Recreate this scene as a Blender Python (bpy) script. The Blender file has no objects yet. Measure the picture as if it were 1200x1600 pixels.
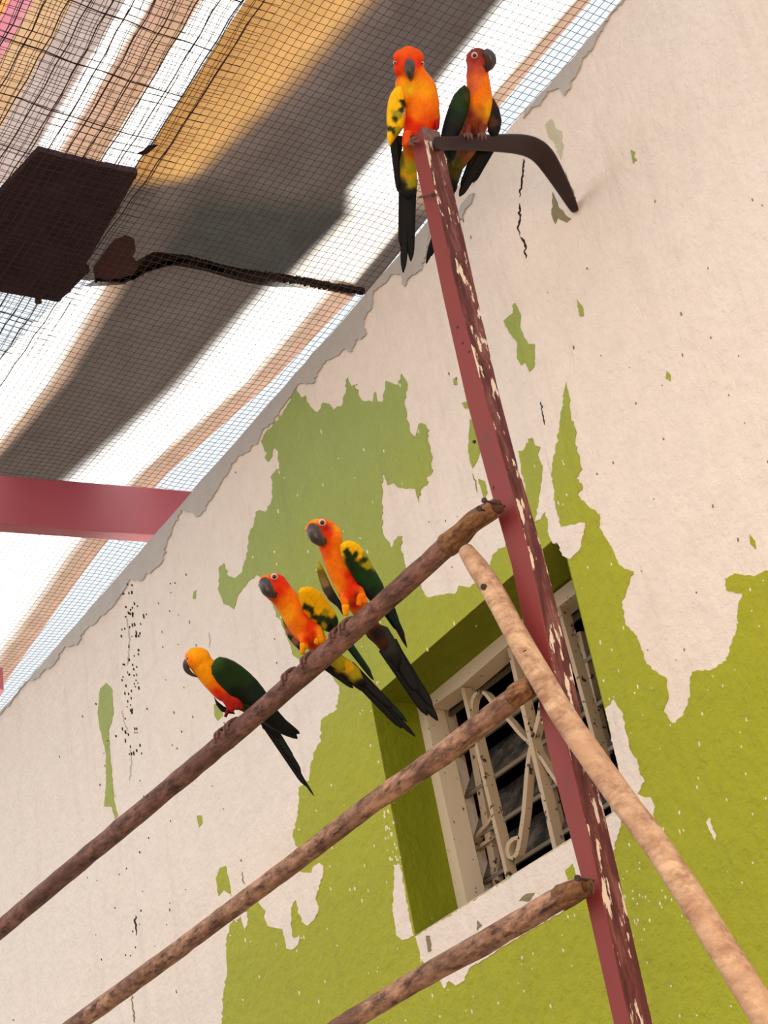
import bpy, bmesh, math, random
import numpy as np
from mathutils import Vector, noise
from mathutils.geometry import delaunay_2d_cdt
random.seed(7)
rng = np.random.default_rng(7)

# ---------------------------------------------------------------- camera
F = 2700.0                      # focal length in px of the 1200x1600 frame
EYE = 1.60
up = np.array([-860., -4594., 2700.]); up /= np.linalg.norm(up)
lf = np.array([-2050., 1970., 2700.]); lf -= up * lf.dot(up); lf /= np.linalg.norm(lf)
nn = np.cross(up, lf); nn /= np.linalg.norm(nn)
if nn[2] < 0: nn = -nn
R = np.array([-lf, nn, up])     # rows: world axes in camera coordinates (x right, y down, z forward)
CAM = np.array([0., 0., EYE])
def ray(x, y):
    return R @ np.array([x - 600., y - 800., F]) / F
def at_depth(x, y, z):          # point at optical depth z
    return CAM + ray(x, y) * z
def on_y(x, y, Y):              # point on a plane parallel to the wall
    r = ray(x, y); return CAM + r * (Y / r[1])
def on_z(x, y, Z):              # point on a horizontal plane
    r = ray(x, y); return CAM + r * ((Z - EYE) / r[2])
def px_of(P):
    c = R.T @ (np.asarray(P) - CAM); return 600 + F * c[0] / c[2], 800 + F * c[1] / c[2]
def depth_of(P):
    return (R.T @ (np.asarray(P) - CAM))[2]

sc = bpy.context.scene
cd = bpy.data.cameras.new('camera'); cam = bpy.data.objects.new('camera', cd)
sc.collection.objects.link(cam); sc.camera = cam
cd.sensor_fit = 'VERTICAL'; cd.sensor_height = 24; cd.lens = 24 * F / 1600
cd.clip_start = .05; cd.clip_end = 200
from mathutils import Matrix
m = np.column_stack([R[:, 0], -R[:, 1], -R[:, 2]])
cam.matrix_world = Matrix([[*m[0], 0], [*m[1], 0], [*m[2], EYE], [0, 0, 0, 1]])

# ---------------------------------------------------------------- world, sun, exposure
w = bpy.data.worlds.new('sky'); sc.world = w; w.use_nodes = True
bg = w.node_tree.nodes['Background']
bg.inputs[0].default_value = (.90, .95, 1.0, 1); bg.inputs[1].default_value = .96
sun = bpy.data.lights.new('sun', 'SUN'); sun.energy = 10.3; sun.angle = math.radians(1.5); sun.color = (1, .95, .88)
so = bpy.data.objects.new('sun', sun); sc.collection.objects.link(so)
so.rotation_euler = Vector((-.25, .48, .84)).to_track_quat('Z', 'Y').to_euler()
al = bpy.data.lights.new('warm_fill_light', 'AREA'); al.shape = 'RECTANGLE'; al.size = 1.6; al.size_y = 1.6  # added off-frame fill lamp that warms the right-hand wall
al.energy = 60; al.color = (1, .66, .34)
ao = bpy.data.objects.new('warm_fill_light', al); sc.collection.objects.link(ao)
ao.location = (1.3, -.8, 1.1)
ao.rotation_euler = (Vector((1.3, -.8, 1.1)) - Vector((-1.0, 1.4, 2.0))).to_track_quat('Z', 'Y').to_euler()
sc.view_settings.view_transform = 'Standard'; sc.view_settings.look = 'None'
sc.view_settings.exposure = 0.12; sc.view_settings.gamma = 1; sc.view_settings.use_curve_mapping = False
sc.cycles.max_bounces = 8; sc.cycles.sample_clamp_indirect = 6.0

# ---------------------------------------------------------------- helpers
C = sc.collection
def lin(c):
    return tuple((v / 12.92 if v <= .04045 else ((v + .055) / 1.055) ** 2.4) for v in [k / 255. for k in c])
class Nodes:
    def __init__(s, name):
        s.m = bpy.data.materials.new(name); s.m.use_nodes = True; s.t = s.m.node_tree
        s.b = s.t.nodes['Principled BSDF']; s.out = s.t.nodes['Material Output']
    def n(s, typ, **kw):
        k = s.t.nodes.new(typ)
        for a, v in kw.items(): setattr(k, a, v)
        return k
    def l(s, a, b): s.t.links.new(a, b)
    def obj(s, scale=(1, 1, 1), rot=(0, 0, 0)):
        tc = s.n('ShaderNodeTexCoord'); mp = s.n('ShaderNodeMapping')
        mp.inputs['Scale'].default_value = scale; mp.inputs['Rotation'].default_value = rot
        s.l(tc.outputs['Object'], mp.inputs[0]); return mp.outputs[0]
    def noise(s, vec, scale, detail=4, rough=.6):
        k = s.n('ShaderNodeTexNoise'); k.inputs['Scale'].default_value = scale
        k.inputs['Detail'].default_value = detail; k.inputs['Roughness'].default_value = rough
        s.l(vec, k.inputs['Vector']); return k.outputs['Fac']
    def ramp(s, fac, stops):
        k = s.n('ShaderNodeValToRGB'); e = k.color_ramp.elements
        while len(e) < len(stops): e.new(.5)
        for i, (p, c) in enumerate(stops): e[i].position = p; e[i].color = (*c, 1)
        s.l(fac, k.inputs[0]); return k.outputs[0]
    def mix(s, fac, a, b, mode='MIX'):
        k = s.n('ShaderNodeMix', data_type='RGBA', blend_type=mode)
        for i, v in ((0, fac), (6, a), (7, b)):
            if hasattr(v, 'links'): s.l(v, k.inputs[i])
            elif i == 0: k.inputs[0].default_value = v
            else: k.inputs[i].default_value = (*v, 1)
        return k.outputs[2]
    def bump(s, h, strength, dist):
        k = s.n('ShaderNodeBump'); k.inputs['Strength'].default_value = strength
        k.inputs['Distance'].default_value = dist; s.l(h, k.inputs['Height']); s.l(k.outputs[0], s.b.inputs['Normal'])
    def base(s, c, rough=.7, spec=.3):
        if hasattr(c, 'links'): s.l(c, s.b.inputs['Base Color'])
        else: s.b.inputs['Base Color'].default_value = (*c, 1)
        s.b.inputs['Roughness'].default_value = rough
        s.b.inputs['Specular IOR Level'].default_value = spec
        return s

W0 = (0., 0., 0.)
def attr_color(me, cols):
    a = me.color_attributes.new('col', 'FLOAT_COLOR', 'POINT')
    c = np.ones((len(me.vertices), 4), dtype=np.float32); c[:, :3] = cols
    a.data.foreach_set('color', c.ravel())
def mesh_obj(name, V, Fc, mat, parent=None, smooth=False, cols=None, mats=None, fmat=None):
    """V in world coordinates"""
    V = np.asarray(V, dtype=float)
    org = np.array(parent['_org']) if parent is not None else np.zeros(3)
    me = bpy.data.meshes.new(name)
    me.from_pydata((V - org).tolist(), [], [list(map(int, f)) for f in Fc]); me.update()
    if cols is not None: attr_color(me, cols)
    for mm in (mats or [mat]): me.materials.append(mm)
    if fmat is not None: me.polygons.foreach_set('material_index', list(fmat))
    if smooth: me.polygons.foreach_set('use_smooth', [True] * len(me.polygons))
    o = bpy.data.objects.new(name, me); C.objects.link(o)
    if parent is not None: o.parent = parent; o['_org'] = tuple(org)
    return o
def recenter(o, loc):
    loc = np.asarray(loc, float)
    me = o.data; n = len(me.vertices); a = np.empty(n * 3); me.vertices.foreach_get('co', a)
    a = (a.reshape(-1, 3) - loc).ravel(); me.vertices.foreach_set('co', a); o.location = loc
    o['_org'] = tuple(loc); me.update()
def tag(o, label, cat, group=None, kind=None):
    o['label'] = label; o['category'] = cat
    if group: o['group'] = group
    if kind: o['kind'] = kind
    return o
def empty(name, loc, label=None, cat=None, group=None, kind=None):
    o = bpy.data.objects.new(name, None); C.objects.link(o); o.location = loc; o.empty_display_size = .05
    o['_org'] = tuple(float(v) for v in loc)
    if label: tag(o, label, cat, group)
    if kind: o['kind'] = kind
    return o
def struct(o): o['kind'] = 'structure'; return o

def inside(pts, poly):
    x, y = pts[:, 0], pts[:, 1]; p = np.asarray(poly); r = np.zeros(len(pts), bool)
    j = len(p) - 1
    for i in range(len(p)):
        xi, yi = p[i]; xj, yj = p[j]
        if yi != yj:
            c = ((yi > y) != (yj > y)) & (x < (xj - xi) * (y - yi) / (yj - yi) + xi); r ^= c
        j = i
    return r
def jag(poly, amp=2.0, step=7.0, closed=True):
    step *= .7; amp *= 1.15
    """roughen an outline like broken paint"""
    out = []; n = len(poly)
    for i in range(n if closed else n - 1):
        a = np.array(poly[i], float); b = np.array(poly[(i + 1) % n], float)
        L = np.linalg.norm(b - a); k = max(1, int(L / step)); out.append(a)
        nrm = np.array([-(b - a)[1], (b - a)[0]]) / max(L, 1e-6)
        for j in range(1, k):
            out.append(a + (b - a) * (j + random.uniform(-.25, .25)) / k + nrm * random.gauss(0, amp) * .6)
    if not closed: out.append(np.array(poly[-1], float))
    return out
def plate(poly, holes, f0, f1):
    """polygon (2D) with holes -> closed slab between maps f0 (front) and f1 (back)"""
    loops = [[tuple(p) for p in poly]] + [[tuple(p) for p in h] for h in holes]
    vs, es = [], []
    for L in loops:
        b = len(vs); vs += [Vector(p) for p in L]; es += [(b + i, b + (i + 1) % len(L)) for i in range(len(L))]
    r = delaunay_2d_cdt(vs, es, [], 0, 1e-6)
    v2, e2, f2 = r[0], r[1], r[2]
    P = np.array([tuple(v) for v in v2])
    T = np.array([f for f in f2 if len(f) == 3])
    cen = P[T].mean(axis=1)
    keep = inside(cen, loops[0])
    for h in loops[1:]: keep &= ~inside(cen, h)
    T = T[keep]; n = len(P)
    V = [f0(*p) for p in P] + [f1(*p) for p in P]
    cnt = {}
    for t in T:
        for a, b in ((t[0], t[1]), (t[1], t[2]), (t[2], t[0])): cnt[(a, b)] = cnt.get((a, b), 0) + 1
    Fc = [tuple(t) for t in T] + [(t[2] + n, t[1] + n, t[0] + n) for t in T]
    for (a, b) in list(cnt):
        if (b, a) not in cnt: Fc.append((b, a, a + n, b + n))
    return V, Fc
def fix_normals(o):
    bm = bmesh.new(); bm.from_mesh(o.data); bmesh.ops.recalc_face_normals(bm, faces=bm.faces)
    bm.to_mesh(o.data); bm.free(); return o
def box_pts(P):   # 8 corner points, bottom loop 0-3, top loop 4-7
    return P, [(0, 3, 2, 1), (4, 5, 6, 7), (0, 1, 5, 4), (1, 2, 6, 5), (2, 3, 7, 6), (3, 0, 4, 7)]
def box(x0, x1, y0, y1, z0, z1):
    return box_pts([(x0, y0, z0), (x1, y0, z0), (x1, y1, z0), (x0, y1, z0), (x0, y0, z1), (x1, y0, z1), (x1, y1, z1), (x0, y1, z1)])
def join(*parts):
    V, Fc = [], []
    for v, f in parts:
        b = len(V); V += [tuple(p) for p in v]; Fc += [tuple(i + b for i in q) for q in f]
    return V, Fc
def tube(P, rad, seg=10, flat=None, rough=0, cap=True):
    P = np.asarray(P, float); n = len(P); rad = np.broadcast_to(np.asarray(rad, float), (n,))
    V, Fc = [], []; ref = np.array([0.13, .31, .94])
    for i in range(n):
        t = P[min(i + 1, n - 1)] - P[max(i - 1, 0)]; t /= max(np.linalg.norm(t), 1e-9)
        u = np.cross(t, ref); u /= max(np.linalg.norm(u), 1e-6); v = np.cross(t, u)
        for k in range(seg):
            a = 2 * math.pi * k / seg; rr = rad[i]
            if rough: rr *= 1 + rough * noise.noise(Vector((P[i] * 28 + (math.cos(a) * 1.3, math.sin(a) * 1.3, 0)).tolist()))
            du, dv = (1, 1) if flat is None else flat
            V.append(P[i] + u * math.cos(a) * rr * du + v * math.sin(a) * rr * dv)
    for i in range(n - 1):
        for k in range(seg):
            a, b = i * seg + k, i * seg + (k + 1) % seg; Fc.append((a, b, b + seg, a + seg))
    if cap:
        Fc.append(tuple(range(seg))[::-1]); Fc.append(tuple(range((n - 1) * seg, n * seg)))
    return V, Fc
def resample(P, n):
    P = np.asarray(P, float); d = np.r_[0, np.cumsum(np.linalg.norm(np.diff(P[:, :2], axis=0), axis=1))]
    t = np.linspace(0, d[-1], n); return np.column_stack([np.interp(t, d, P[:, k]) for k in range(P.shape[1])])
def smoothres(P, n):
    Q = resample(P, n)
    for _ in range(2): Q[1:-1] = (Q[:-2] + 2 * Q[1:-1] + Q[2:]) / 4
    return Q

# ---------------------------------------------------------------- materials
def plaster(name, c1, c2, rough=.85, spec=.2, bumpd=.006, haze=None):
    s = Nodes(name); v = s.obj()
    big = s.noise(v, 2.2, 3); c = s.mix(big, lin(c1), lin(c2))
    if haze:      # glare haze towards the roof gap, painted unevenly into the colour
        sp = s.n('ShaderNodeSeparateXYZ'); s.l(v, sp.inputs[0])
        mr = s.n('ShaderNodeMapRange'); mr.inputs[1].default_value = haze[1]; mr.inputs[2].default_value = haze[2]
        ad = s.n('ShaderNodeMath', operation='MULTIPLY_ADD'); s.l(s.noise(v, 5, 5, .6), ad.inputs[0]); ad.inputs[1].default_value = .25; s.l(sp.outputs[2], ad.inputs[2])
        s.l(ad.outputs[0], mr.inputs[0]); c = s.mix(mr.outputs[0], c, lin(haze[0]))
    k = s.mix(.35, c, s.ramp(s.noise(v, 25, 6, .7), [(.25, (.72,) * 3), (.75, (1, 1, 1))]), 'MULTIPLY')
    k = s.mix(.5, k, s.ramp(s.noise(s.obj((1, 1, .1)), 26, 5, .7), [(.26, (.84, .81, .78)), (.46, (1, 1, 1))]), 'MULTIPLY')
    s.base(k, rough, spec)
    hh = s.n('ShaderNodeMath', operation='ADD'); s.l(s.noise(v, 75, 5, .6), hh.inputs[0]); s.l(s.noise(v, 22, 4, .6), hh.inputs[1])
    s.bump(hh.outputs[0], .8, bumpd * .85); return s.m
M_white = plaster('white_plaster', (234, 226, 221), (235, 224, 214))
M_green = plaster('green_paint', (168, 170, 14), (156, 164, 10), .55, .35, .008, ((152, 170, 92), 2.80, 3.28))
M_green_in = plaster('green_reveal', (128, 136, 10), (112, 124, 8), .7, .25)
M_grey = plaster('bare_cement', (200, 197, 195), (176, 173, 171), .9, .1, .006)
M_chip = plaster('pale_chip', (226, 226, 200), (238, 228, 210))
M_stain = plaster('olive_stain', (128, 118, 92), (150, 140, 112))
M_crack = Nodes('crack_dark').base(lin((52, 42, 40)), .9, .1).m
M_algae = plaster('algae_stain', (188, 186, 158), (204, 200, 180))

def wood(name, light, dark, blotch, scale=1.0):
    s = Nodes(name); v = s.obj((.4, 1, 1)); vf = s.obj((.34, 1, 1))
    a = s.ramp(s.noise(vf, 90 * scale, 6, .72), [(.36, lin(dark)), (.62, lin(light))])
    b = s.mix(s.ramp(s.noise(v, 22 * scale, 5, .65), [(.46, (0,) * 3), (.66, (.75,) * 3)]), a, lin(blotch))
    s.base(b, .75, .25); s.bump(s.noise(v, 120 * scale, 5, .7), .7, .0025); return s.m
M_perch = wood('worn_perch_wood', (142, 102, 90), (54, 35, 33), (88, 57, 50))
M_perch2 = wood('perch_wood_tan', (186, 144, 118), (56, 37, 32), (92, 61, 51))
M_pole = wood('bare_pole_wood', (208, 174, 142), (150, 110, 86), (182, 142, 112), .7)
M_bark = wood('rough_end_wood', (158, 112, 74), (58, 36, 28), (92, 60, 44), 2)
s = Nodes('maroon_paint'); v = s.obj()
s.base(s.mix(s.ramp(s.noise(v, 30, 6, .75), [(.56, (0,) * 3), (.74, (1,) * 3)]), s.mix(s.noise(v, 9, 4), lin((134, 50, 44)), lin((112, 42, 46))), lin((96, 56, 48))), .55, .3); s.bump(s.noise(v, 60, 4), .3, .001); M_maroon = s.m
s = Nodes('worn_maroon'); v = s.obj((30, 30, 5))
v2 = s.obj((1, 1, .22))
c = s.ramp(s.noise(v, 3.2, 6, .75), [(.3, lin((52, 24, 24))), (.5, lin((92, 44, 42))), (.74, lin((140, 96, 88)))])
ch = s.ramp(s.noise(v2, 110, 4, .6), [(.57, (0,) * 3), (.60, (1,) * 3)])
s.base(s.mix(ch, c, lin((214, 198, 180))), .7, .3); s.bump(s.noise(v, 4, 5), .6, .002); M_worn = s.m
M_grain = wood('bare_grey_top', (132, 108, 104), (92, 66, 66), (112, 84, 82), 1.2)
s = Nodes('beam_paint'); v = s.obj()
s.base(s.mix(s.noise(v, 5, 3), lin((158, 74, 88)), lin((142, 62, 76))), .38, .6); s.bump(s.noise(v, 40, 3), .15, .001); M_beam = s.m
M_bracket = Nodes('dark_brown_steel').base(lin((44, 26, 27)), .45, .25).m
M_nail = Nodes('rusty_nail').base(lin((50, 32, 30)), .6, .4).m
M_wire = Nodes('mesh_wire').base(lin((72, 52, 52)), .6, .3).m
M_wire_dark = Nodes('thick_wire').base(lin((50, 30, 34)), .6, .3).m
s = Nodes('frame_paint'); v = s.obj()
ch = s.ramp(s.noise(v, 90, 4, .6), [(.66, (0,) * 3), (.69, (1,) * 3)])
s.base(s.mix(ch, lin((214, 198, 176)), lin((70, 56, 46))), .6, .3); s.bump(s.noise(v, 60, 4), .4, .001); M_frame = s.m
s = Nodes('grille_paint'); v = s.obj()
ch = s.ramp(s.noise(v, 70, 4, .6), [(.60, (0,) * 3), (.63, (1,) * 3)])
s.base(s.mix(ch, lin((178, 158, 134)), lin((66, 50, 44))), .6, .3); M_grille = s.m
s = Nodes('dusty_glass'); v = s.obj()
s.base(s.ramp(s.noise(v, 30, 5, .7), [(.4, lin((42, 42, 44))), (.7, lin((112, 104, 96)))]), .25, .6); M_glass = s.m
M_edge = Nodes('blade_edge').base(lin((124, 114, 100)), .5, .3).m
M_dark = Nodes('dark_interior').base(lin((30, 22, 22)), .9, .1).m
M_brown = Nodes('brown_board').base(lin((78, 50, 44)), .7, .2).m
M_floor = plaster('dry_ground', (112, 96, 80), (98, 84, 70))

def attr_sheet(name, transl=.8):
    s = Nodes(name)
    at = s.n('ShaderNodeAttribute', attribute_name='col'); v = s.obj()
    spk0 = s.mix(1.0, at.outputs['Color'], (.84, .84, .84), 'MULTIPLY'); spk = s.mix(.5, spk0, s.ramp(s.noise(v, 16, 6, .7), [(.3, (.6, .55, .5)), (.62, (1, 1, 1))]), 'MULTIPLY')
    tr = s.n('ShaderNodeBsdfTranslucent'); df = s.n('ShaderNodeBsdfDiffuse'); mx = s.n('ShaderNodeMixShader')
    s.l(spk, tr.inputs[0]); s.l(spk, df.inputs[0]); mx.inputs[0].default_value = 1 - transl
    s.l(tr.outputs[0], mx.inputs[1]); s.l(df.outputs[0], mx.inputs[2]); s.l(mx.outputs[0], s.out.inputs[0])
    s.t.nodes.remove(s.b); return s.m
M_sheet = attr_sheet('translucent_roof_sheet')
s = Nodes('tarred_board'); v = s.obj()
s.base(s.ramp(s.noise(v, 14, 7, .75), [(.35, lin((38, 26, 36))), (.75, lin((66, 52, 60)))]), .8, .2); M_board = s.m
M_tar = Nodes('tar_edge').base(lin((40, 32, 30)), .95, .1).m

s = Nodes('feathers'); at = s.n('ShaderNodeAttribute', attribute_name='col'); v = s.obj()
c = s.mix(.5, at.outputs['Color'], s.ramp(s.noise(v, 220, 4, .6), [(.3, (.62,) * 3), (.7, (1.08,) * 3)]), 'MULTIPLY')
s.base(c, .6, .12); s.bump(s.noise(v, 300, 3), .5, .001); M_feather = s.m
M_beak = Nodes('beak_horn').base(lin((56, 46, 48)), .38, .5).m
M_eye = Nodes('eye_black').base(lin((18, 10, 10)), .12, .6).m
M_iris = Nodes('iris_brown').base(lin((92, 40, 30)), .4, .4).m
M_ring = Nodes('eye_skin').base(lin((214, 176, 170)), .7, .2).m
M_foot = Nodes('foot_skin').base(lin((104, 70, 66)), .65, .3).m
M_claw = Nodes('claw_dark').base(lin((44, 32, 32)), .4, .4).m

# ---------------------------------------------------------------- wall
D = 1.45                         # perpendicular distance from the lens to the wall
WT = EYE + 1.779                 # height of the wall's top
def wp(x, y):                    # px -> wall plane (X, Z)
    p = on_y(x, y, D); return (p[0], p[2])
opening_px = [(580, 1093), (650, 1463), (983, 1256), (887, 870), (879, 850), (866, 843)]
opening = [wp(*p) for p in opening_px]
# top edge: a ragged straight line
top = []
x = 1.2
while x > -5.4:
    top.append((x, WT + .006 * noise.noise(Vector((x * 6, 3, 0))) + .004 * noise.noise(Vector((x * 30, 7, 0)))))
    x -= .03
outline = [(1.2, 0.0)] + top + [(-5.4, 0.0)]
V, Fc = plate(outline, [opening], lambda a, b: (a, D, b), lambda a, b: (a, D + .16, b))
wall = struct(fix_normals(mesh_obj('wall_right', V, Fc, M_white)))
wall['_org'] = W0
def patch(name, px, mat, off, holes=(), amp=1.6, step=6, raw=False):
    pl = px if raw else jag(px, amp, step)
    pl = [wp(*p) for p in pl]
    V, Fc = plate(pl, [[wp(*p) for p in h] for h in holes], lambda a, b: (a, D - off, b), lambda a, b: (a, D + .004, b))
    return fix_normals(mesh_obj(name, V, Fc, mat, wall))
main = [(340, 1800), (347, 1600), (350, 1558), (356, 1517), (353, 1476), (359, 1447), (366, 1436), (400, 1410), (440, 1370), (467, 1324), (458, 1307), (464, 1283), (468, 1255), (467, 1231),
 (484, 1219), (487, 1190), (502, 1155), (502, 1126), (528, 1108), (531, 1073), (515, 1050), (467, 1030), (457, 1022), (452, 1003), (441, 977), (432, 958), (422, 930), (410, 905),
 (400, 898), (386, 912), (372, 930), (366, 952), (358, 946), (350, 944), (343, 925), (342, 890), (350, 880), (357, 900), (366, 904), (378, 895), (386, 870), (388, 840), (397, 820), (400, 800), (406, 797), (415, 800), (425, 780),
 (426, 741), (437, 733), (435, 705), (429, 699), (420, 722), (413, 700), (408, 690), (418, 672), (431, 659), (448, 637), (463, 607), (472, 622), (478, 618), (484, 634), (496, 645), (506, 629), (514, 631), (521, 641), (537, 629), (544, 590), (549, 604), (555, 601), (560, 615), (566, 626), (577, 626), (583, 628),
 (587, 612), (590, 627), (598, 628), (603, 595), (612, 598), (624, 601), (628, 584), (637, 600), (632, 630), (636, 650), (642, 677), (650, 682), (655, 662), (665, 664), (671, 672), (669, 690), (676, 713), (675, 740), (667, 745), (668, 758), (658, 765), (655, 786), (650, 764), (630, 762), (614, 755), (606, 758), (598, 740), (597, 780), (598, 832), (606, 845), (613, 856), (620, 842), (629, 838), (626, 860), (632, 879), (640, 900), (655, 912), (668, 933), (697, 928), (712, 928), (718, 915), (735, 918), (750, 905), (766, 884),
 (770, 868), (779, 858), (790, 855), (815, 812), (826, 792), (822, 760), (815, 735), (810, 705), (820, 702), (826, 686), (832, 684), (836, 696), (844, 698), (842, 715), (849, 729), (852, 742), (862, 742), (870, 693), (875, 662), (885, 597), (890, 630), (893, 657), (901, 677), (899, 690), (903, 708), (910, 734), (900, 747), (911, 760), (903, 773), (918, 790), (937, 804), (936, 824), (950, 846), (968, 883), (990, 893), (982, 915), (971, 941), (979, 978), (995, 994), (1008, 1032), (1029, 1053), (1040, 1058),
 (1045, 1090), (1037, 1111), (1051, 1130), (1069, 1117), (1080, 1085), (1079, 1058), (1082, 1050), (1112, 1047), (1136, 1032), (1152, 984), (1154, 946), (1162, 928), (1136, 923), (1133, 904), (1149, 896), (1178, 901), (1199, 891), (1215, 900), (1300, 850), (1500, 1900)]
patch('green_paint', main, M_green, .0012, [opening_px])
greens = [[(787, 502), (802, 489), (801, 478), (805, 473), (814, 491), (813, 512), (815, 517), (826, 538), (836, 538), (835, 574), (828, 581), (821, 566), (815, 571), (808, 560), (809, 535), (796, 520)],
 [(735, 654), (746, 667), (751, 703), (747, 718), (739, 732), (736, 724), (732, 705)], [(709, 592), (714, 590), (715, 601), (710, 602)], [(722, 630), (733, 626), (735, 638), (726, 638)],
 [(157, 1076), (166, 1067), (175, 1076), (178, 1114), (170, 1143), (174, 1196), (178, 1248), (185, 1275), (180, 1280), (175, 1260), (163, 1260), (166, 1225), (166, 1178), (156, 1137), (153, 1114)],
 [(338, 1371), (344, 1356), (353, 1353), (359, 1382), (362, 1400), (350, 1390), (342, 1400)], [(335, 1100), (345, 1103), (349, 1118), (340, 1126), (336, 1120)],
 [(902, 468), (910, 478), (913, 494), (906, 494)], [(1042, 580), (1048, 586), (1048, 596), (1041, 592)], [(308, 1275), (315, 1274), (317, 1285), (311, 1293)],
 [(1172, 835), (1180, 845), (1181, 858), (1173, 850)], [(986, 234), (993, 238), (991, 245), (996, 250), (990, 256), (988, 244)], [(303, 925), (307, 922), (306, 936), (302, 936)], [(748, 748), (758, 752), (762, 770), (757, 780)]]
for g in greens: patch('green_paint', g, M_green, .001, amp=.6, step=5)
whites = [  # white areas inside the green
 [(852, 700), (862, 740), (866, 758), (869, 790), (878, 825), (893, 820), (916, 817), (914, 835), (908, 858), (893, 874), (880, 868), (872, 848), (866, 850), (860, 838), (854, 800), (846, 812), (838, 815), (846, 770), (850, 735)],
 [(405, 1410), (417, 1423), (414, 1432), (420, 1447), (443, 1452), (449, 1482), (458, 1484), (467, 1476), (470, 1461), (460, 1466), (457, 1440), (456, 1420), (464, 1406), (468, 1420), (473, 1440), (482, 1447), (492, 1438), (499, 1422), (494, 1405), (500, 1390), (507, 1353), (500, 1348), (490, 1356), (488, 1364), (470, 1362), (455, 1345), (420, 1370)],
 [(355, 1438), (369, 1438), (378, 1432), (384, 1455), (388, 1446), (388, 1425), (360, 1420)],
 [(618, 1353), (625, 1350), (631, 1370), (635, 1400), (641, 1430), (648, 1462), (640, 1467), (630, 1469), (621, 1462), (619, 1445), (615, 1423), (617, 1390)],
 [(652, 1466), (655, 1478), (660, 1500), (668, 1510), (688, 1530), (696, 1545), (703, 1533), (714, 1540), (728, 1532), (734, 1514), (790, 1478), (880, 1425), (910, 1392), (960, 1330), (975, 1275), (984, 1258), (983, 1257), (650, 1464)],
 [(947, 1108), (956, 1101), (960, 1093), (966, 1104), (974, 1113), (978, 1140), (984, 1160), (988, 1175), (997, 1186), (1001, 1207), (1009, 1222), (998, 1240), (1008, 1246), (1018, 1246), (1025, 1262), (1022, 1275), (1028, 1292), (1010, 1300), (985, 1262), (966, 1190)],
 [(1105, 1285), (1111, 1278), (1115, 1295), (1121, 1305), (1119, 1313), (1112, 1300)]]
for g in whites: patch('bare_white_patch', g, M_white, .0022, [opening_px] if g[0] in ((652, 1466), (947, 1108)) and False else (), amp=1.2, step=6)
for g in [[(904 - 80, 1397), (838, 1395), (830, 1408), (812, 1408)], [(668, 1462), (674, 1462), (677, 1485), (672, 1488)], [(748, 1438), (756, 1446), (748, 1454)], [(885, 1362), (897, 1350), (903, 1372), (890, 1375)]]:
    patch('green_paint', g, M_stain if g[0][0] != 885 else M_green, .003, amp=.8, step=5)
# bare cement along the broken top of the wall
lower = [(985, -12), (966, 14), (955, 24), (938, 55), (925, 80), (912, 92), (905, 112), (884, 150), (874, 138), (857, 144), (846, 165), (834, 168), (820, 186)]
def along_top(x0, x1):  # points just under the wall's top edge, px x range
    pts = []
    for t in np.linspace(0, 1, 60):
        X = on_y(x0, 1110 - 1.144 * x0, D)[0] * (1 - t) + on_y(x1, 1110 - 1.144 * x1, D)[0] * t
        pts.append((X, WT - .004 + .006 * noise.noise(Vector((X * 6, 3, 0))) + .004 * noise.noise(Vector((X * 30, 7, 0)))))
    return pts
def strip(px, x0, x1):
    pl = along_top(x0, x1) + [wp(*p) for p in jag(px, 1.8, 6, False)]
    V, Fc = plate(pl, [], lambda a, b: (a, D - .0035, b), lambda a, b: (a, D + .004, b))
    fix_normals(mesh_obj('bare_cement', V, Fc, M_grey, wall))
strip([(820, 186), (834, 168), (846, 165), (857, 144), (874, 138), (884, 150), (905, 112), (912, 92), (925, 80), (938, 55), (955, 24), (966, 14), (985, -12)], 990, 822)
strip([(0, 1118), (20, 1096), (40, 1066), (58, 1060), (70, 1048), (85, 1040), (100, 1015), (125, 1003), (134, 985), (150, 975), (160, 962), (176, 950), (190, 930), (205, 905), (222, 908), (240, 892), (254, 880), (262, 850), (270, 828), (285, 797), (300, 800), (308, 808), (318, 800), (335, 775), (350, 748), (360, 735), (372, 715), (388, 707), (405, 690), (412, 672), (428, 662), (440, 640), (458, 618), (470, 600), (490, 600), (500, 580), (512, 563), (530, 556), (540, 545), (552, 550), (560, 530), (572, 525), (570, 500), (583, 480), (585, 455), (600, 445), (612, 430), (628, 428), (634, 448), (645, 430), (660, 422), (668, 395), (672, 370)], 672, 2)
for g in [[(718, 345), (722, 322), (735, 305), (742, 302), (738, 318), (728, 328), (724, 342)], [(735, 283), (748, 260), (752, 268), (741, 286)]]: patch('bare_cement', g, M_grey, .0035, amp=.8)
for g in [[(852, 195), (862, 186), (868, 200), (878, 205), (881, 230), (876, 250), (868, 225), (858, 215)], [(864, 300), (872, 320), (884, 336), (893, 342), (886, 348), (880, 345), (872, 340), (868, 350), (862, 335)], [(884, 268), (890, 285), (897, 300), (901, 320), (896, 322), (886, 290)]]: patch('damp_stain', g, M_stain if g[0][0] != 852 else M_algae, .0008, amp=1)
def crack(px, wd, mat=M_crack, name='crack'):
    P = jag(px, 1.4, 5, False); n = len(P); A, B = [], []
    for i, p in enumerate(P):
        t = P[min(i + 1, n - 1)] - P[max(0, i - 1)]; t = t / max(np.linalg.norm(t), 1e-6); q = np.array([-t[1], t[0]])
        ww = wd * random.uniform(.35, 1) * (.2 if i in (0, n - 1) else 1); A.append(p + q * ww / 2); B.append(p - q * ww / 2)
    return patch(name, A + B[::-1], mat, .0006, raw=True)
crack([(818, 248), (817, 275), (815, 290), (812, 308)], 3.0); crack([(812, 318), (813, 340), (809, 355), (812, 368)], 3.6)
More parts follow.
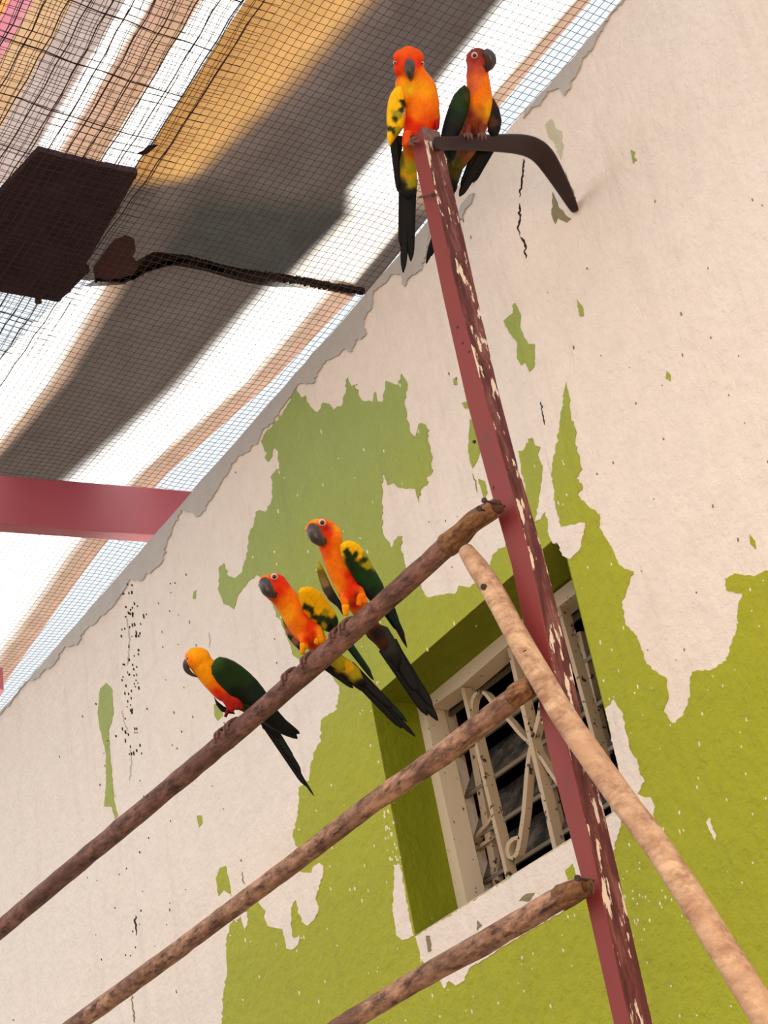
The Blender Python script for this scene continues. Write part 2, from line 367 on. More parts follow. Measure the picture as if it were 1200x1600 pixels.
crack([(813, 370), (820, 380), (822, 404)], 4.2); crack([(845, 628), (849, 650), (851, 664)], 2.2); crack([(212, 1430), (213, 1445), (213, 1462)], 2.6)
crack([(206, 1555), (209, 1580), (210, 1598)], 3.0, M_stain); crack([(203, 1170), (206, 1190), (203, 1220)], 3.0, M_grey); crack([(192, 1110), (195, 1130), (200, 1142)], 2.5, M_grey)
crack([(380, 1362), (379, 1375), (383, 1382)], 2.2, M_stain); crack([(738, 740), (744, 760), (746, 770)], 2.0, M_stain); crack([(198, 965), (203, 1000), (199, 1040)], 3.0, M_grey); crack([(326, 988), (329, 1000), (326, 1012)], 2.6, M_grey)
# tiny chips: too small to pick apart one by one
main_np = [tuple(p) for p in main]
def chips(n, mat, off, test, size, name):
    parts = []; k = 0
    while k < n:
        x, y = test(); x, y = float(x), float(y)
        ok = inside(np.array([[x, y]]), main_np)[0] and not inside(np.array([[x, y]]), opening_px)[0]
        if (name == 'pale_chips') != ok: continue
        if y < 1110 - 1.144 * x + 30: continue
        a = random.uniform(.5, 1) * size; b = a * random.uniform(1.2, 3.2)
        pl = []
        for t in range(6):
            an = t * math.pi / 3 + random.uniform(-.3, .3); pl.append((x + a * math.cos(an) * random.uniform(.5, 1) + .12 * b * math.sin(an), y + b * math.sin(an) * random.uniform(.6, 1)))
        V = [(wp(*p)[0], D - off, wp(*p)[1]) for p in pl] + [(wp(*p)[0], D, wp(*p)[1]) for p in pl]
        parts.append((V, [tuple(range(6)), tuple(range(11, 5, -1))] + [(i, (i + 1) % 6, (i + 1) % 6 + 6, i + 6) for i in range(6)])); k += 1
    o = fix_normals(mesh_obj(name, *join(*parts), mat, wall)); o['kind'] = 'stuff'; return o
chips(210, M_chip, .0018, lambda: (random.uniform(350, 1200), random.uniform(600, 1600)), 1.8, 'pale_chips')
chips(26, M_chip, .0018, lambda: (random.gauss(620, 12), random.gauss(1270, 60)), 2.2, 'pale_chips')
chips(40, M_chip, .0018, lambda: (random.gauss(1000, 40), random.gauss(1380, 60)), 2.0, 'pale_chips')
chips(80, M_crack, .001, lambda: (random.gauss(207, 12), random.uniform(905, 1180)), 1.7, 'dark_flecks')
chips(40, M_crack, .001, lambda: (random.uniform(150, 300), random.uniform(900, 1500)), 1.1, 'dark_flecks')
chips(90, M_stain, .001, lambda: (random.uniform(20, 1200), random.uniform(300, 1600)), 1.5, 'olive_flecks')

# reveal (recess lining), window
FD = D + .088
def ring_plate(px, y0, y1): return [(wp(*p)[0], y0, wp(*p)[1]) for p in px], [(wp(*p)[0], y1, wp(*p)[1]) for p in px]
op = [np.array(p) for p in opening]; cen = sum(op) / len(op)
op = [p - (p - cen) / np.linalg.norm(p - cen) * .0025 for p in op]
A = [(p[0], D - .0008, p[1]) for p in op]; B = [(p[0], FD + .05, p[1]) for p in op]
out = [p + (p - cen) / np.linalg.norm(p - cen) * .003 for p in op]
A2 = [(p[0], D + .001, p[1]) for p in out]; B2 = [(p[0], FD + .05, p[1]) for p in out]
n = len(A); V = A + B + A2 + B2
def rim(ks): return [q for i in ks for j in [(i + 1) % n] for q in ((i, j, j + n, i + n), (i + 2 * n, i + 3 * n, j + 3 * n, j + 2 * n), (i, i + 2 * n, j + 2 * n, j))]
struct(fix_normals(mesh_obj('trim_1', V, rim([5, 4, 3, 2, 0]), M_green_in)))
struct(fix_normals(mesh_obj('trim_2', V, rim([1]), M_white)))

win = empty('window_1', tuple(on_y(790, 1200, FD)), kind='structure')
def fpx(x, y, d=0): return on_y(x, y, FD + d)
def fpiece(name, px, d0, d1, mat, parent=win):
    V = []
    base = [fpx(*p, d0) for p in px]
    V = base + [p + np.array([0, d1 - d0, 0]) for p in base]; k = len(px)
    Fc = [tuple(range(k)), tuple(range(2 * k - 1, k - 1, -1))] + [(i, (i + 1) % k, (i + 1) % k + k, i + k) for i in range(k)]
    return fix_normals(mesh_obj(name, V, Fc, mat, parent))
fpiece('top_rail', [(652, 1096), (787, 990), (915, 888), (925, 910), (901, 926), (791, 1010), (720, 1072), (672, 1106)], 0, .035, M_frame)
fpiece('side_jamb', [(643, 1100), (661, 1094), (731, 1416), (708, 1432)], -.004, .034, M_frame)
fpiece('side_jamb', [(905, 900), (925, 885), (1050, 1300), (1025, 1310)], 0, .034, M_frame)
fpiece('bottom_rail', [(700, 1436), (1010, 1242), (1015, 1262), (705, 1456)], 0, .034, M_frame)
for (a, b, wd) in (((722, 1074), (794, 1378), 5.5), ((795, 1012), (868, 1332), 6.5), ((868, 935), (966, 1296), 6)):
    a = np.array(a, float); b = np.array(b, float)
    fpiece('grille_bar', [a + (-wd / 2, 0), a + (wd / 2, 0), b + (wd / 2, 0), b + (-wd / 2, 0)], .002, .020, M_grille)
def scroll(px, wd, name='grille_scroll', d=.006, dep=.012):
    P = smoothres(np.array(px, float), 26); n = len(P); A, B = [], []
    for i in range(n):
        t = P[min(i + 1, n - 1)] - P[max(0, i - 1)]; t /= np.linalg.norm(t); q = np.array([-t[1], t[0]])
        A.append(fpx(*(P[i] + q * wd / 2), d)); B.append(fpx(*(P[i] - q * wd / 2), d))
    V = []; 
    for i in range(n): V += [A[i], B[i], B[i] + np.array([0, dep, 0]), A[i] + np.array([0, dep, 0])]
    Fc = [(4 * i + k, 4 * i + (k + 1) % 4, 4 * i + 4 + (k + 1) % 4, 4 * i + 4 + k) for i in range(n - 1) for k in range(4)] + [(3, 2, 1, 0), (4 * n - 4, 4 * n - 3, 4 * n - 2, 4 * n - 1)]
    fix_normals(mesh_obj(name, V, Fc, M_grille, win))
scroll([(736, 1120), (735, 1098), (740, 1082), (750, 1076), (760, 1083), (768, 1100), (780, 1114), (795, 1124), (806, 1142), (820, 1155), (832, 1166), (846, 1186), (858, 1206), (874, 1228)], 5)
scroll([(846, 1085), (844, 1110), (836, 1140), (829, 1165), (824, 1190), (820, 1240), (818, 1270), (813, 1300), (809, 1335), (800, 1350), (793, 1346), (789, 1330), (792, 1312), (802, 1304), (811, 1308)], 6)
scroll([(846, 1130), (860, 1120), (866, 1100), (858, 1085)], 4)
scroll([(772, 1270), (760, 1288), (748, 1300), (733, 1326), (736, 1331), (770, 1308)], 5, 'louvre_clip', .05)
for (a, b) in (((733, 1170), (772, 1392)), ((828, 1130), (868, 1300)), ((898, 990), (940, 1180))):
    fpiece('louvre_channel', [(a[0], a[1]), (a[0] + 9, a[1] - 4), (b[0] + 9, b[1] - 4), (b[0], b[1])], .055, .065, M_grille)
zA = fpx(790, 1211, .07)[2]; zB = fpx(790, 1288, .07)[2]; dz = zA - zB
xl = fpx(742, 1262, .07)[0]; xr = fpx(985, 1150, .07)[0] + .1
for k in range(-2, 6):
    z = zA + dz * k; y0 = FD + .06
    Vb, Fb = box_pts([(xl, y0, z), (xr, y0, z), (xr, y0 + .035, z + dz * .86), (xl, y0 + .035, z + dz * .86),
                      (xl, y0 - .004, z + .006), (xr, y0 - .004, z + .006), (xr, y0 + .031, z + dz * .86 + .006), (xl, y0 + .031, z + dz * .86 + .006)])
    fix_normals(mesh_obj('louvre_blade', Vb, Fb, M_glass, win))
    mesh_obj('blade_edge', *box(xl, xr, y0 - .006, y0 - .001, z - .003, z + .003), M_edge, win)
xb = fpx(735, 1300, .16)[0]
V, Fc = box(xl - .14, xb + .01, FD + .16, FD + .18, zB - .45, zA + .5)
mesh_obj('inner_board', V, Fc, M_brown, win)
# the dark room behind the window
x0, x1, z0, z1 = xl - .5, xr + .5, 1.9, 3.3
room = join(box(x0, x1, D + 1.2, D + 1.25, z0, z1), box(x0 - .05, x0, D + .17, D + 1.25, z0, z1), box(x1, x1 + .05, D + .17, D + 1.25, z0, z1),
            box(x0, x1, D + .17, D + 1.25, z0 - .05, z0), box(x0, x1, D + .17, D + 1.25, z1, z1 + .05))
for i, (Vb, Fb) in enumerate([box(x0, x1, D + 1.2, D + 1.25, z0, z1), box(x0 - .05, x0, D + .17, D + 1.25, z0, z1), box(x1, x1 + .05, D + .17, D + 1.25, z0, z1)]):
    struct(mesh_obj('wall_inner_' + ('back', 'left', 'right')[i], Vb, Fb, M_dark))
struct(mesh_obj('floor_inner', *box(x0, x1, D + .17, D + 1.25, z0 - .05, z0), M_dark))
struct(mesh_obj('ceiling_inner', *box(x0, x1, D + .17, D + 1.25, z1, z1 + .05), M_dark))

struct(mesh_obj('floor', *box(-14, 14, -14, D + .16, -.1, 0), M_floor))

# ---------------------------------------------------------------- roof
ZR = EYE + 2.03; ZN = EYE + 1.995
WHT = (.95, .95, .93)  # white and dark sheet bands paint sun and shade on the corrugations
def sheet(name, rows, keycols, sub, z0, label, thick=.004, wave=.010, wavek=None, cols_mode=None, sag=None, matl=M_sheet):
    """rows: list of lists of px; same length; loft on the plane z0"""
    Rk = [[on_z(*p, z0) for p in r] for r in rows]
    V, Cc = [], []; nr, ncol = len(Rk), len(Rk[0]); S = sub
    us = []
    for i in range(nr - 1):
        for a in range(S if i < nr - 2 else S + 1): us.append(i + a / S)
    ws = []
    for j in range(ncol - 1):
        for b in range(8 if j < ncol - 2 else 9): ws.append(j + b / 8)
    for u in us:
        i = min(int(u), nr - 2); fu = u - i
        for wv in ws:
            j = min(int(wv), ncol - 2); fw = wv - j
            P = (Rk[i][j] * (1 - fw) + Rk[i][j + 1] * fw) * (1 - fu) + (Rk[i + 1][j] * (1 - fw) + Rk[i + 1][j + 1] * fw) * fu
            sm = fw * fw * (3 - 2 * fw); su_ = fu; kA = keycols[i] if cols_mode else keycols; kB = keycols[i + 1] if cols_mode else keycols
            c = (np.array(kA[j]) * (1 - sm) + np.array(kA[j + 1]) * sm) * (1 - su_) + (np.array(kB[j]) * (1 - sm) + np.array(kB[j + 1]) * sm) * su_
            P = P.copy(); P[2] += wave * math.sin(P[1] * 2 * math.pi / .30) + .004 * noise.noise(Vector((P * 3).tolist()))
            V.append(P); Cc.append(c)
    W = len(ws); Fc = [(a * W + b, a * W + b + 1, (a + 1) * W + b + 1, (a + 1) * W + b) for a in range(len(us) - 1) for b in range(W - 1)]
    N = len(V); V2 = [p + np.array([0, 0, thick]) for p in V]
    edge = []
    for b in range(W - 1): edge += [(b, b + 1, N + b + 1, N + b), ((len(us) - 1) * W + b, (len(us) - 1) * W + b + 1, N + (len(us) - 1) * W + b + 1, N + (len(us) - 1) * W + b)]
    for a in range(len(us) - 1): edge += [(a * W, (a + 1) * W, N + (a + 1) * W, N + a * W), (a * W + W - 1, (a + 1) * W + W - 1, N + (a + 1) * W + W - 1, N + a * W + W - 1)]
    o = mesh_obj(name, V, Fc, matl, smooth=True, cols=Cc)     # single skin: fibreglass, light goes through once
    recenter(o, np.mean(V, axis=0)); tag(o, label, 'roof sheet'); return o
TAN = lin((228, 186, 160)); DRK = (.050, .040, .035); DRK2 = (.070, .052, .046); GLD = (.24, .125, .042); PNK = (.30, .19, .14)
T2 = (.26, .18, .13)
mid_rows = [
 [(84, 470), (100, 458), (150, 432), (190, 418), (240, 395), (420, 425), (462, 432), (512, 438), (540, 443), (566, 449)],
 [(-40, 600), (0, 600), (55, 600), (85, 600), (115, 600), (255, 600), (310, 600), (370, 600), (397, 600), (423, 600)],
 [(-200, 745), (-120, 745), (-60, 745), (-40, 745), (-20, 745), (92, 745), (145, 745), (198, 745), (224, 745), (262, 745)],
 [(-330, 860), (-230, 860), (-170, 860), (-150, 860), (-130, 860), (-60, 860), (-30, 860), (85, 860), (128, 860), (160, 860)],
 [(-420, 960), (-340, 960), (-280, 960), (-260, 960), (-230, 960), (-140, 960), (-110, 960), (18, 960), (60, 960), (86, 960)],
 [(-560, 1085), (-480, 1085), (-420, 1085), (-400, 1085), (-380, 1085), (-240, 1085), (-210, 1085), (-80, 1085), (-25, 1085), (-4, 1085)]]
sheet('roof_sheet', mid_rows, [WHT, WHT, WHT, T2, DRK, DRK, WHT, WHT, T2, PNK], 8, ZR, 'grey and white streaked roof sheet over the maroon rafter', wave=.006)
# upper sheet: parallel streaks that run along the wall
HX, HY = -1450., 2770.
def srow(y, ss): return [(s_ + (HX - s_) * (y / HY), y) for s_ in ss]
seam = [(215, 437), (245, 415), (290, 408), (330, 417), (390, 432), (450, 440), (505, 447), (545, 454), (567, 457)]
su = [378, 400, 430, 560, 620, 640, 770, 805, 890, 905, 926]
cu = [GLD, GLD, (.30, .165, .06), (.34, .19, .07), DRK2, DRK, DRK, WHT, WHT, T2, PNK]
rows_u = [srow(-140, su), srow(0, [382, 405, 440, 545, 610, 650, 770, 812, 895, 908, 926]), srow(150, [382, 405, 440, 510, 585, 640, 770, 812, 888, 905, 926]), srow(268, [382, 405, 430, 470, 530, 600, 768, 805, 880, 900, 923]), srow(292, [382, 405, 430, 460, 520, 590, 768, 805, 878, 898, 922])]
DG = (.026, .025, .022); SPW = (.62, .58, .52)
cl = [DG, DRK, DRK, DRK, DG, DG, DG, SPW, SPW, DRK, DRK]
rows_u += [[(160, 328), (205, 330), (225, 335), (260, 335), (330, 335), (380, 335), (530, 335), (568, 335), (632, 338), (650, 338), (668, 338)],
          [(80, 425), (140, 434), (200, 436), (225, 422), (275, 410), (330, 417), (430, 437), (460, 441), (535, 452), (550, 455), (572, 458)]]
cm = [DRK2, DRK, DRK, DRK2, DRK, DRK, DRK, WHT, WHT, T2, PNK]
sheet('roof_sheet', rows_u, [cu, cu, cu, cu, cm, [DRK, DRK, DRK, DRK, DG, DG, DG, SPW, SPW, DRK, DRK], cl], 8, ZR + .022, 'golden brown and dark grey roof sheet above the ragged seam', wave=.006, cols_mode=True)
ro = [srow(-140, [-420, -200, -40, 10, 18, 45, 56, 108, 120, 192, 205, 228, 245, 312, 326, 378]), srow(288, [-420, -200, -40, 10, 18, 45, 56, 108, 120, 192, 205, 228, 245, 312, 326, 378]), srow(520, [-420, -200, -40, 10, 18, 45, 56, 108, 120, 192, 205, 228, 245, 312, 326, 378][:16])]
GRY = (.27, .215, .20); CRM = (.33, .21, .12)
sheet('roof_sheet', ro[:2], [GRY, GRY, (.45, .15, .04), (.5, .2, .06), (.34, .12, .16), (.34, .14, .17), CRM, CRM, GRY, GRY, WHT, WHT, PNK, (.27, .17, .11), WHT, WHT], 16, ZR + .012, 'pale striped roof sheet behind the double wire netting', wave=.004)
# roof that goes on outside the picture, over the viewer
p = [on_z(-200, -100, ZR)[1]]
Vx = []; Fx = []
ny = 40
for i in range(ny + 1):
    for X in (-6, -4.8, -3.6, -2.4, -1.2, 0, 1.2, 2.4):
        y = .35 - i * 3.4 / ny; Vx.append((X, y, ZR + .04 + .012 * math.sin(y * 2 * math.pi / .3)))
for i in range(ny):
    for j in range(7): Fx.append((i * 8 + j, i * 8 + j + 1, i * 8 + 9 + j, i * 8 + 8 + j))
o = mesh_obj('roof_sheet', Vx, Fx, M_sheet, smooth=True, cols=np.tile((.92, .88, .84), (len(Vx), 1))); recenter(o, (0, -1.5, ZR)); tag(o, 'weathered corrugated roof sheet reaching back over the viewer', 'roof sheet')

def slab(name, px, z, th, mat, label, cat, amp=0):
    pl = jag(px, amp, 8) if amp else px
    q = [tuple(on_z(*p, z)[:2]) for p in pl]
    V, Fc = plate(q, [], lambda a, b: (a, b, z), lambda a, b: (a, b, z + th))
    o = fix_normals(mesh_obj(name, V, Fc, mat)); recenter(o, np.mean(V, axis=0)); return tag(o, label, cat)
slab('dark_board', [(60, 236), (138, 256), (215, 272), (180, 335), (132, 415), (140, 424), (92, 472), (0, 456), (-80, 440), (-60, 380), (0, 302), (30, 270)], ZN + .012, .012, M_board, 'dark board lying on the netting at the left edge, below striped sheet', 'board', .6)
# ragged tarred seam between the two roof sheets
seam_px = [(150, 436), (185, 437), (210, 432), (235, 418), (262, 410), (290, 407), (325, 416), (350, 424), (390, 430), (440, 436), (490, 445), (530, 452), (568, 457)]
parts = []
for i in range(150):
    t = i / 149 * (len(seam_px) - 1); k = min(int(t), len(seam_px) - 2); f = t - k
    x = seam_px[k][0] * (1 - f) + seam_px[k + 1][0] * f; y = seam_px[k][1] * (1 - f) + seam_px[k + 1][1] * f
    h = random.uniform(5, 11); z = ZR - .008
    q = [(x - 2.2, y - random.uniform(2, 6)), (x + 2.6, y - 3), (x + 2.0, y + h * .5), (x - 1 - random.random() * 2, y + h * .6)]
    base = [on_z(*a, z) for a in q]; V = base + [b + np.array([0, 0, .008]) for b in base]
    parts.append((V, [(0, 1, 2, 3), (7, 6, 5, 4), (0, 4, 5, 1), (1, 5, 6, 2), (2, 6, 7, 3), (3, 7, 4, 0)]))
o = fix_normals(mesh_obj('tar_fringe', *join(*parts), M_tar)); recenter(o, on_z(350, 430, ZR)); tag(o, 'ragged dark fringe along the seam where two roof sheets overlap', 'fringe', kind='stuff')
# torn flap by the seam, leaf and washer caught in the netting
tb = slab('torn_flap', [(148, 432), (146, 425), (160, 405), (178, 382), (196, 374), (210, 380), (212, 392), (206, 405), (216, 418), (206, 430), (185, 436), (165, 436)], ZN + .016, .01, Nodes('flap_red').base(lin((62, 36, 38)), .8, .2).m, 'dark torn flap of roofing at the left end of the seam', 'flap', .6)
slab('dry_leaf', [(214, 241), (224, 236), (232, 228), (247, 227), (238, 234), (230, 241), (222, 242)], ZN + .008, .002, M_tar, 'small dark dry leaf caught on the netting right of the dark board', 'leaf')
P = on_z(60, 472, ZN + .008); V, Fc = tube([P, P + np.array([0, 0, .012])], [.007, .006], 10); o = mesh_obj('washer', V, Fc, M_nail); recenter(o, P); tag(o, 'small round washer on the netting below the dark board', 'washer')

# wire netting
def wires(lines, r, name, mat, label):
    """lines: (n,k,3) polylines; three-sided prisms"""
    n, k, _ = lines.shape
    d = lines[:, -1] - lines[:, 0]; d /= np.linalg.norm(d, axis=1)[:, None]
    zz = np.array([0, 0, 1.]); side = np.cross(d, zz)
    offs = [side * r, -side * r * .5 + zz * r * .87, -side * r * .5 - zz * r * .87]
    V = np.stack([lines + o[:, None, :] for o in offs], axis=2).reshape(-1, 3)
    base = (np.arange(n)[:, None] * k + np.arange(k - 1)[None, :]).ravel() * 3
    Fc = np.concatenate([np.stack([base + a, base + b, base + b + 3, base + a + 3], 1) for a, b in ((0, 1), (1, 2), (2, 0))])
    return V, Fc
def net(y0, y1, x0, x1, py, pxp, r, name, mat, label, z, amp, rot=0., seg=.045):
    def warp(P):
        Q = P.copy(); f = P[..., 0] * 2.1; g = P[..., 1] * 2.6
        Q[..., 1] += amp * (np.sin(f * 1.7 + g) + .6 * np.sin(f * 4.1 + 1.3 * g + 1)) + amp * .5 * np.sin(P[..., 0] * 61 + P[..., 1] * 5)
        Q[..., 0] += amp * (np.sin(g * 2.3 + f * .7) + .7 * np.sin(g * 5 + f + 2)) + amp * .6 * np.sin(P[..., 1] * 55 + P[..., 0] * 7)
        Q[..., 2] += .010 * np.sin(f * 2.9 + .5) * np.sin(g * 2.1) 
        return Q
    ys = np.arange(y0, y1, py); xs = np.arange(x0, x1, pxp)
    kx = int((x1 - x0) / seg); ky = int((y1 - y0) / seg)
    A = np.zeros((len(ys), kx, 3)); A[..., 0] = np.linspace(x0, x1, kx)[None]; A[..., 1] = ys[:, None] + rot * np.linspace(0, x1 - x0, kx)[None]; A[..., 2] = z
    B = np.zeros((len(xs), ky, 3)); B[..., 1] = np.linspace(y0, y1, ky)[None]; B[..., 0] = xs[:, None] - rot * np.linspace(0, y1 - y0, ky)[None]; B[..., 2] = z + r
    parts = []
    V1, F1 = wires(warp(A), r, '', None, ''); V2, F2 = wires(warp(B), r, '', None, '')
    V = np.concatenate([V1, V2]); Fc = np.concatenate([F1, F2 + len(V1)])
    me = bpy.data.meshes.new(name); ctr = V.mean(axis=0)
    me.vertices.add(len(V)); me.vertices.foreach_set('co', (V - ctr).ravel())
    me.loops.add(Fc.size); me.loops.foreach_set('vertex_index', Fc.ravel().astype(np.int32))
    me.polygons.add(len(Fc)); me.polygons.foreach_set('loop_start', (np.arange(len(Fc)) * 4).astype(np.int32))
    me.update(); me.validate(); me.materials.append(mat)
    o = bpy.data.objects.new(name, me); C.objects.link(o); o.location = ctr
    tag(o, label, 'netting', kind='stuff'); return o
net(.35, 2.0, -4.4, -.9, .0140, .0146, .00052, 'wire_netting', M_wire, 'fine square wire netting stretched under the whole roof', ZN, .0022)
net(.35, 1.07, -4.0, -.9, .030, .104, .0011, 'wire_netting', M_wire_dark, 'coarse wire netting with long cells at the top left', ZN - .012, .003, .012)
net(.35, 1.13, -2.45, -.9, .0175, .0165, .00055, 'wire_netting', M_wire_dark, 'second fine netting layer doubled over the first at the top left', ZN - .006, .003, -.03)

# maroon rafter
A0 = on_z(-330, 795, EYE + 1.85); A1 = on_z(235, 835, EYE + 1.85)
dv = A1 - A0; dv /= np.linalg.norm(dv); A1 = A1 + dv * .25; A0 = A0 - dv * 1.5
sd = np.array([dv[1], -dv[0], 0]); sd = sd if sd[0] < 0 else -sd
hz = np.array([0, 0, .118]); w_ = sd * .034
o = mesh_obj('rafter', *box_pts([A0, A1, A1 + w_, A0 + w_, A0 + hz, A1 + hz, A1 + w_ + hz, A0 + w_ + hz]), M_beam)
fix_normals(o); recenter(o, (A0 + A1) / 2); bv = o.modifiers.new('b', 'BEVEL'); bv.width = .003; bv.segments = 2
tag(o, 'maroon painted roof rafter crossing at the left, above the wall', 'rafter')
# far purlin stub at the left edge where the wall leaves the picture
A0 = on_z(-60, 1062, EYE + 1.84); A1 = on_z(6, 1078, EYE + 1.84); dd = (A1 - A0)
o = mesh_obj('rafter', *box_pts([A0, A1, A1 + w_, A0 + w_, A0 + hz * .5, A1 + hz * .5, A1 + w_ + hz * .5, A0 + w_ + hz * .5]), M_beam); fix_normals(o); recenter(o, A0); tag(o, 'end of a second dark rafter at the far left edge', 'rafter')

# ---------------------------------------------------------------- post, perches, pole, bracket
PP = 1.12
st = [(196, 640.0, 659, 686), (217, 639.5, 662.5, 689), (300, 657.5, 680, 710), (440, 686, 710, 741), (600, 722, 752, 777), (720, 754, 787, 808), (860, 793, 826, 849), (1000, 822, 856, 884), (1150, 850, 884, 917), (1350, 902, 930, 964), (1600, 958, 984, 1021), (1800, 1003, 1030, 1067)]
post = empty('wooden_post', tuple(on_y(1030, 1800, PP) * np.array([1, 1, 0])), 'upright maroon post with flaking paint that carries the perches', 'post')
Vp = []
for i, (y, xl_, xm, xr_) in enumerate(st):
    Pm = on_y(xm, y, PP)
    def solve(dirv, xt):
        a, b = 0., .12
        for _ in range(40):
            c_ = (a + b) / 2
            # compare with outline at same image row using slope .232
            q = px_of(Pm + dirv * c_); xx = q[0] - .232 * (q[1] - y)
            if abs(xx - xm) < abs(xt - xm): a = c_
            else: b = c_
        return Pm + dirv * c_
    L_ = solve(np.array([-1., 0, 0]), xl_); Rr = solve(np.array([0, 1., 0]), xr_)
    Vp.append((Pm, L_, Rr, L_ + (Rr - Pm)))
bot = [q + (q - pz) * ((q[2]) / (pz[2] - q[2])) for q, pz in zip(Vp[-1], Vp[-3])]
Vp.append(tuple(bot))
V = [p for q in Vp for p in (q[0], q[1], q[3], q[2])]; Fc = []; fm = []
for i in range(len(Vp) - 1):
    for k, mt in ((0, 0), (1, 2), (2, 2), (3, 1)):
        Fc.append((4 * i + k, 4 * i + (k + 1) % 4, 4 * i + 4 + (k + 1) % 4, 4 * i + 4 + k)); fm.append(2 if (i < 1 and k == 3) else mt)
Fc += [(0, 1, 2, 3), tuple(range(4 * len(Vp) - 1, 4 * len(Vp) - 5, -1))]; fm += [2, 2]
o = mesh_obj('post_shaft', V, Fc, M_maroon, post, mats=[M_maroon, M_worn, M_grain], fmat=fm); fix_normals(o)
bv = o.modifiers.new('b', 'BEVEL'); bv.width = .0022; bv.segments = 2; bv.limit_method = 'ANGLE'
for (x, y) in ((715, 511), (723, 536), (733, 550), (771, 762), (740, 690)):
    P = on_y(x, y, PP); V, Fc = tube([P + np.array([0, .002, 0]), P + np.array([0, -.0006, 0])], [.0022, .0018], 8); mesh_obj('nail_hole', V, Fc, M_nail, post)
P = on_y(645, 218, PP); V, Fc = tube([P + np.array([0, .003, 0]), P + np.array([0, -.003, 0])], [.006, .005], 12); mesh_obj('bolt', V, Fc, M_nail, post)
def nail(a, b, da, db, label=None, r=.0013):
    A_ = on_y(*a, PP - da); B_ = on_y(*b, PP - db); d_ = (B_ - A_) / np.linalg.norm(B_ - A_)
    V, Fc = join(tube([A_, B_], [r, r * .8], 8), tube([A_ - d_ * .002, A_ + d_ * .001], [r * 2.4, r * 2.4], 12))
    o = mesh_obj('nail', V, Fc, M_nail); recenter(o, A_); tag(o, label, 'nail'); return o
nail((757, 782), (789, 791), .036, .006, 'long nail through the end of the top perch into the post')
nail((749, 795), (762, 800), .040, .02, 'short nail beside the long one on the top perch')
nail((903, 1372), (928, 1376), .036, .004, 'rusty nail holding the lowest perch to the post')
nail((677, 305), (655, 308), .02, .0, 'bent dark nail near the top of the post')

def perch(name, sts, yoff, mat, label, seg=20, rough=.10, endcap=True, group=None):
    sts = smoothres(np.array(sts, float), 60)
    P = []; r = []
    for x, y, wd, yo in sts:
        q = on_y(x, y, PP - yo); P.append(q); r.append(wd / 2 * depth_of(q) / F)
    P = np.array(P); r = np.array(r)
    V, Fc = tube(P, r, seg, rough=rough)
    o = mesh_obj(name, V, Fc, mat, smooth=True); recenter(o, P[0]); tag(o, label, 'perch', group); return o, P, r
_o1, P1, R1 = perch('wooden_perch', [(-120, 1551, 26, .018), (0, 1452, 28, .018), (130, 1343, 30, .018), (260, 1235, 30, .018), (407, 1112, 32, .018), (560, 978, 33, .018), (700, 852, 34, .018), (738, 815, 33, .018), (765, 798, 28, .018), (777, 792, 24, .018)], 0, M_perch, 'topmost round perch, with three parrots sitting on it')
_o2, P2, R2 = perch('wooden_perch', [(60, 1648, 27, .018), (117, 1602, 28, .018), (292, 1474, 28, .018), (455, 1352, 30, .018), (580, 1256, 32, .018), (700, 1173, 36, .018), (799, 1093, 36, .018), (818, 1078, 32, .018), (832, 1070, 26, .018)], 0, M_perch2, 'middle round perch, ending under the diagonal pole')
_o3, P3, R3 = perch('wooden_perch', [(440, 1662, 31, .018), (540, 1600, 32, .018), (642, 1537, 33, .018), (755, 1474, 37, .018), (853, 1416, 37, .018), (895, 1392, 32, .018), (918, 1385, 24, .018)], 0, M_perch2, 'lowest round perch in front of the window sill')
def rough_end(o, Pa, Ra, k):
    # torn bark round the nailed end of a perch
    Pe = resample(Pa[-k:], 14); re = np.interp(np.linspace(0, 1, 14), np.linspace(0, 1, k), Ra[-k:]) * 1.05 + .0006
    V, Fc = tube(Pe, re, 18, rough=.34); org = np.array(o.location)
    e = mesh_obj('torn_bark_end', np.array(V) - org, Fc, M_bark, smooth=True); e.parent = o
rough_end(_o1, P1, R1, 6); rough_end(_o2, P2, R2, 3); rough_end(_o3, P3, R3, 6)
pl_, P4, R4 = perch('diagonal_pole', [(728, 860, 25, .022), (733, 867, 31, .022), (742, 880, 33, .022), (763, 910, 35, .020), (819, 1014, 38, .017), (882, 1122, 40, .016), (957, 1228, 43, .016), (1036, 1334, 45, .018), (1104, 1441, 47, .020), (1172, 1550, 50, .022), (1260, 1690, 54, .024)], 0, M_pole, 'pale bare pole leaning diagonally across the front of the post', rough=.05)
pl_['category'] = 'pole'
P4s = np.array(P4)
for (x, y, lab) in ((756, 917, 'upper dark screw hole near the pole top'), (821, 1019, 'ringed screw head lower on the pole')):
    i = np.argmin([np.hypot(*(np.array(px_of(q)) - (x, y))) for q in P4s]); z = depth_of(P4s[i]) - R4[i]
    A_ = at_depth(x, y, z + .004); B_ = at_depth(x, y, z - .0022)
    V, Fc = tube([A_, B_], [.0038, .0034] if y < 1000 else [.0058, .0052], 14)
    o = mesh_obj('screw', V, Fc, M_nail if y < 1000 else M_pole); o.parent = pl_
    org = np.array(pl_['_org']); me = o.data
    for v_ in me.vertices: v_.co = Vector(np.array(v_.co) - org)
    if y > 1000:
        V, Fc = tube([B_ , at_depth(x, y, z - .0028)], [.0026, .0024], 10); o2 = mesh_obj('screw_slot', V, Fc, M_nail)
        for v_ in o2.data.vertices: v_.co = Vector(np.array(v_.co) - org)
        o2.parent = o
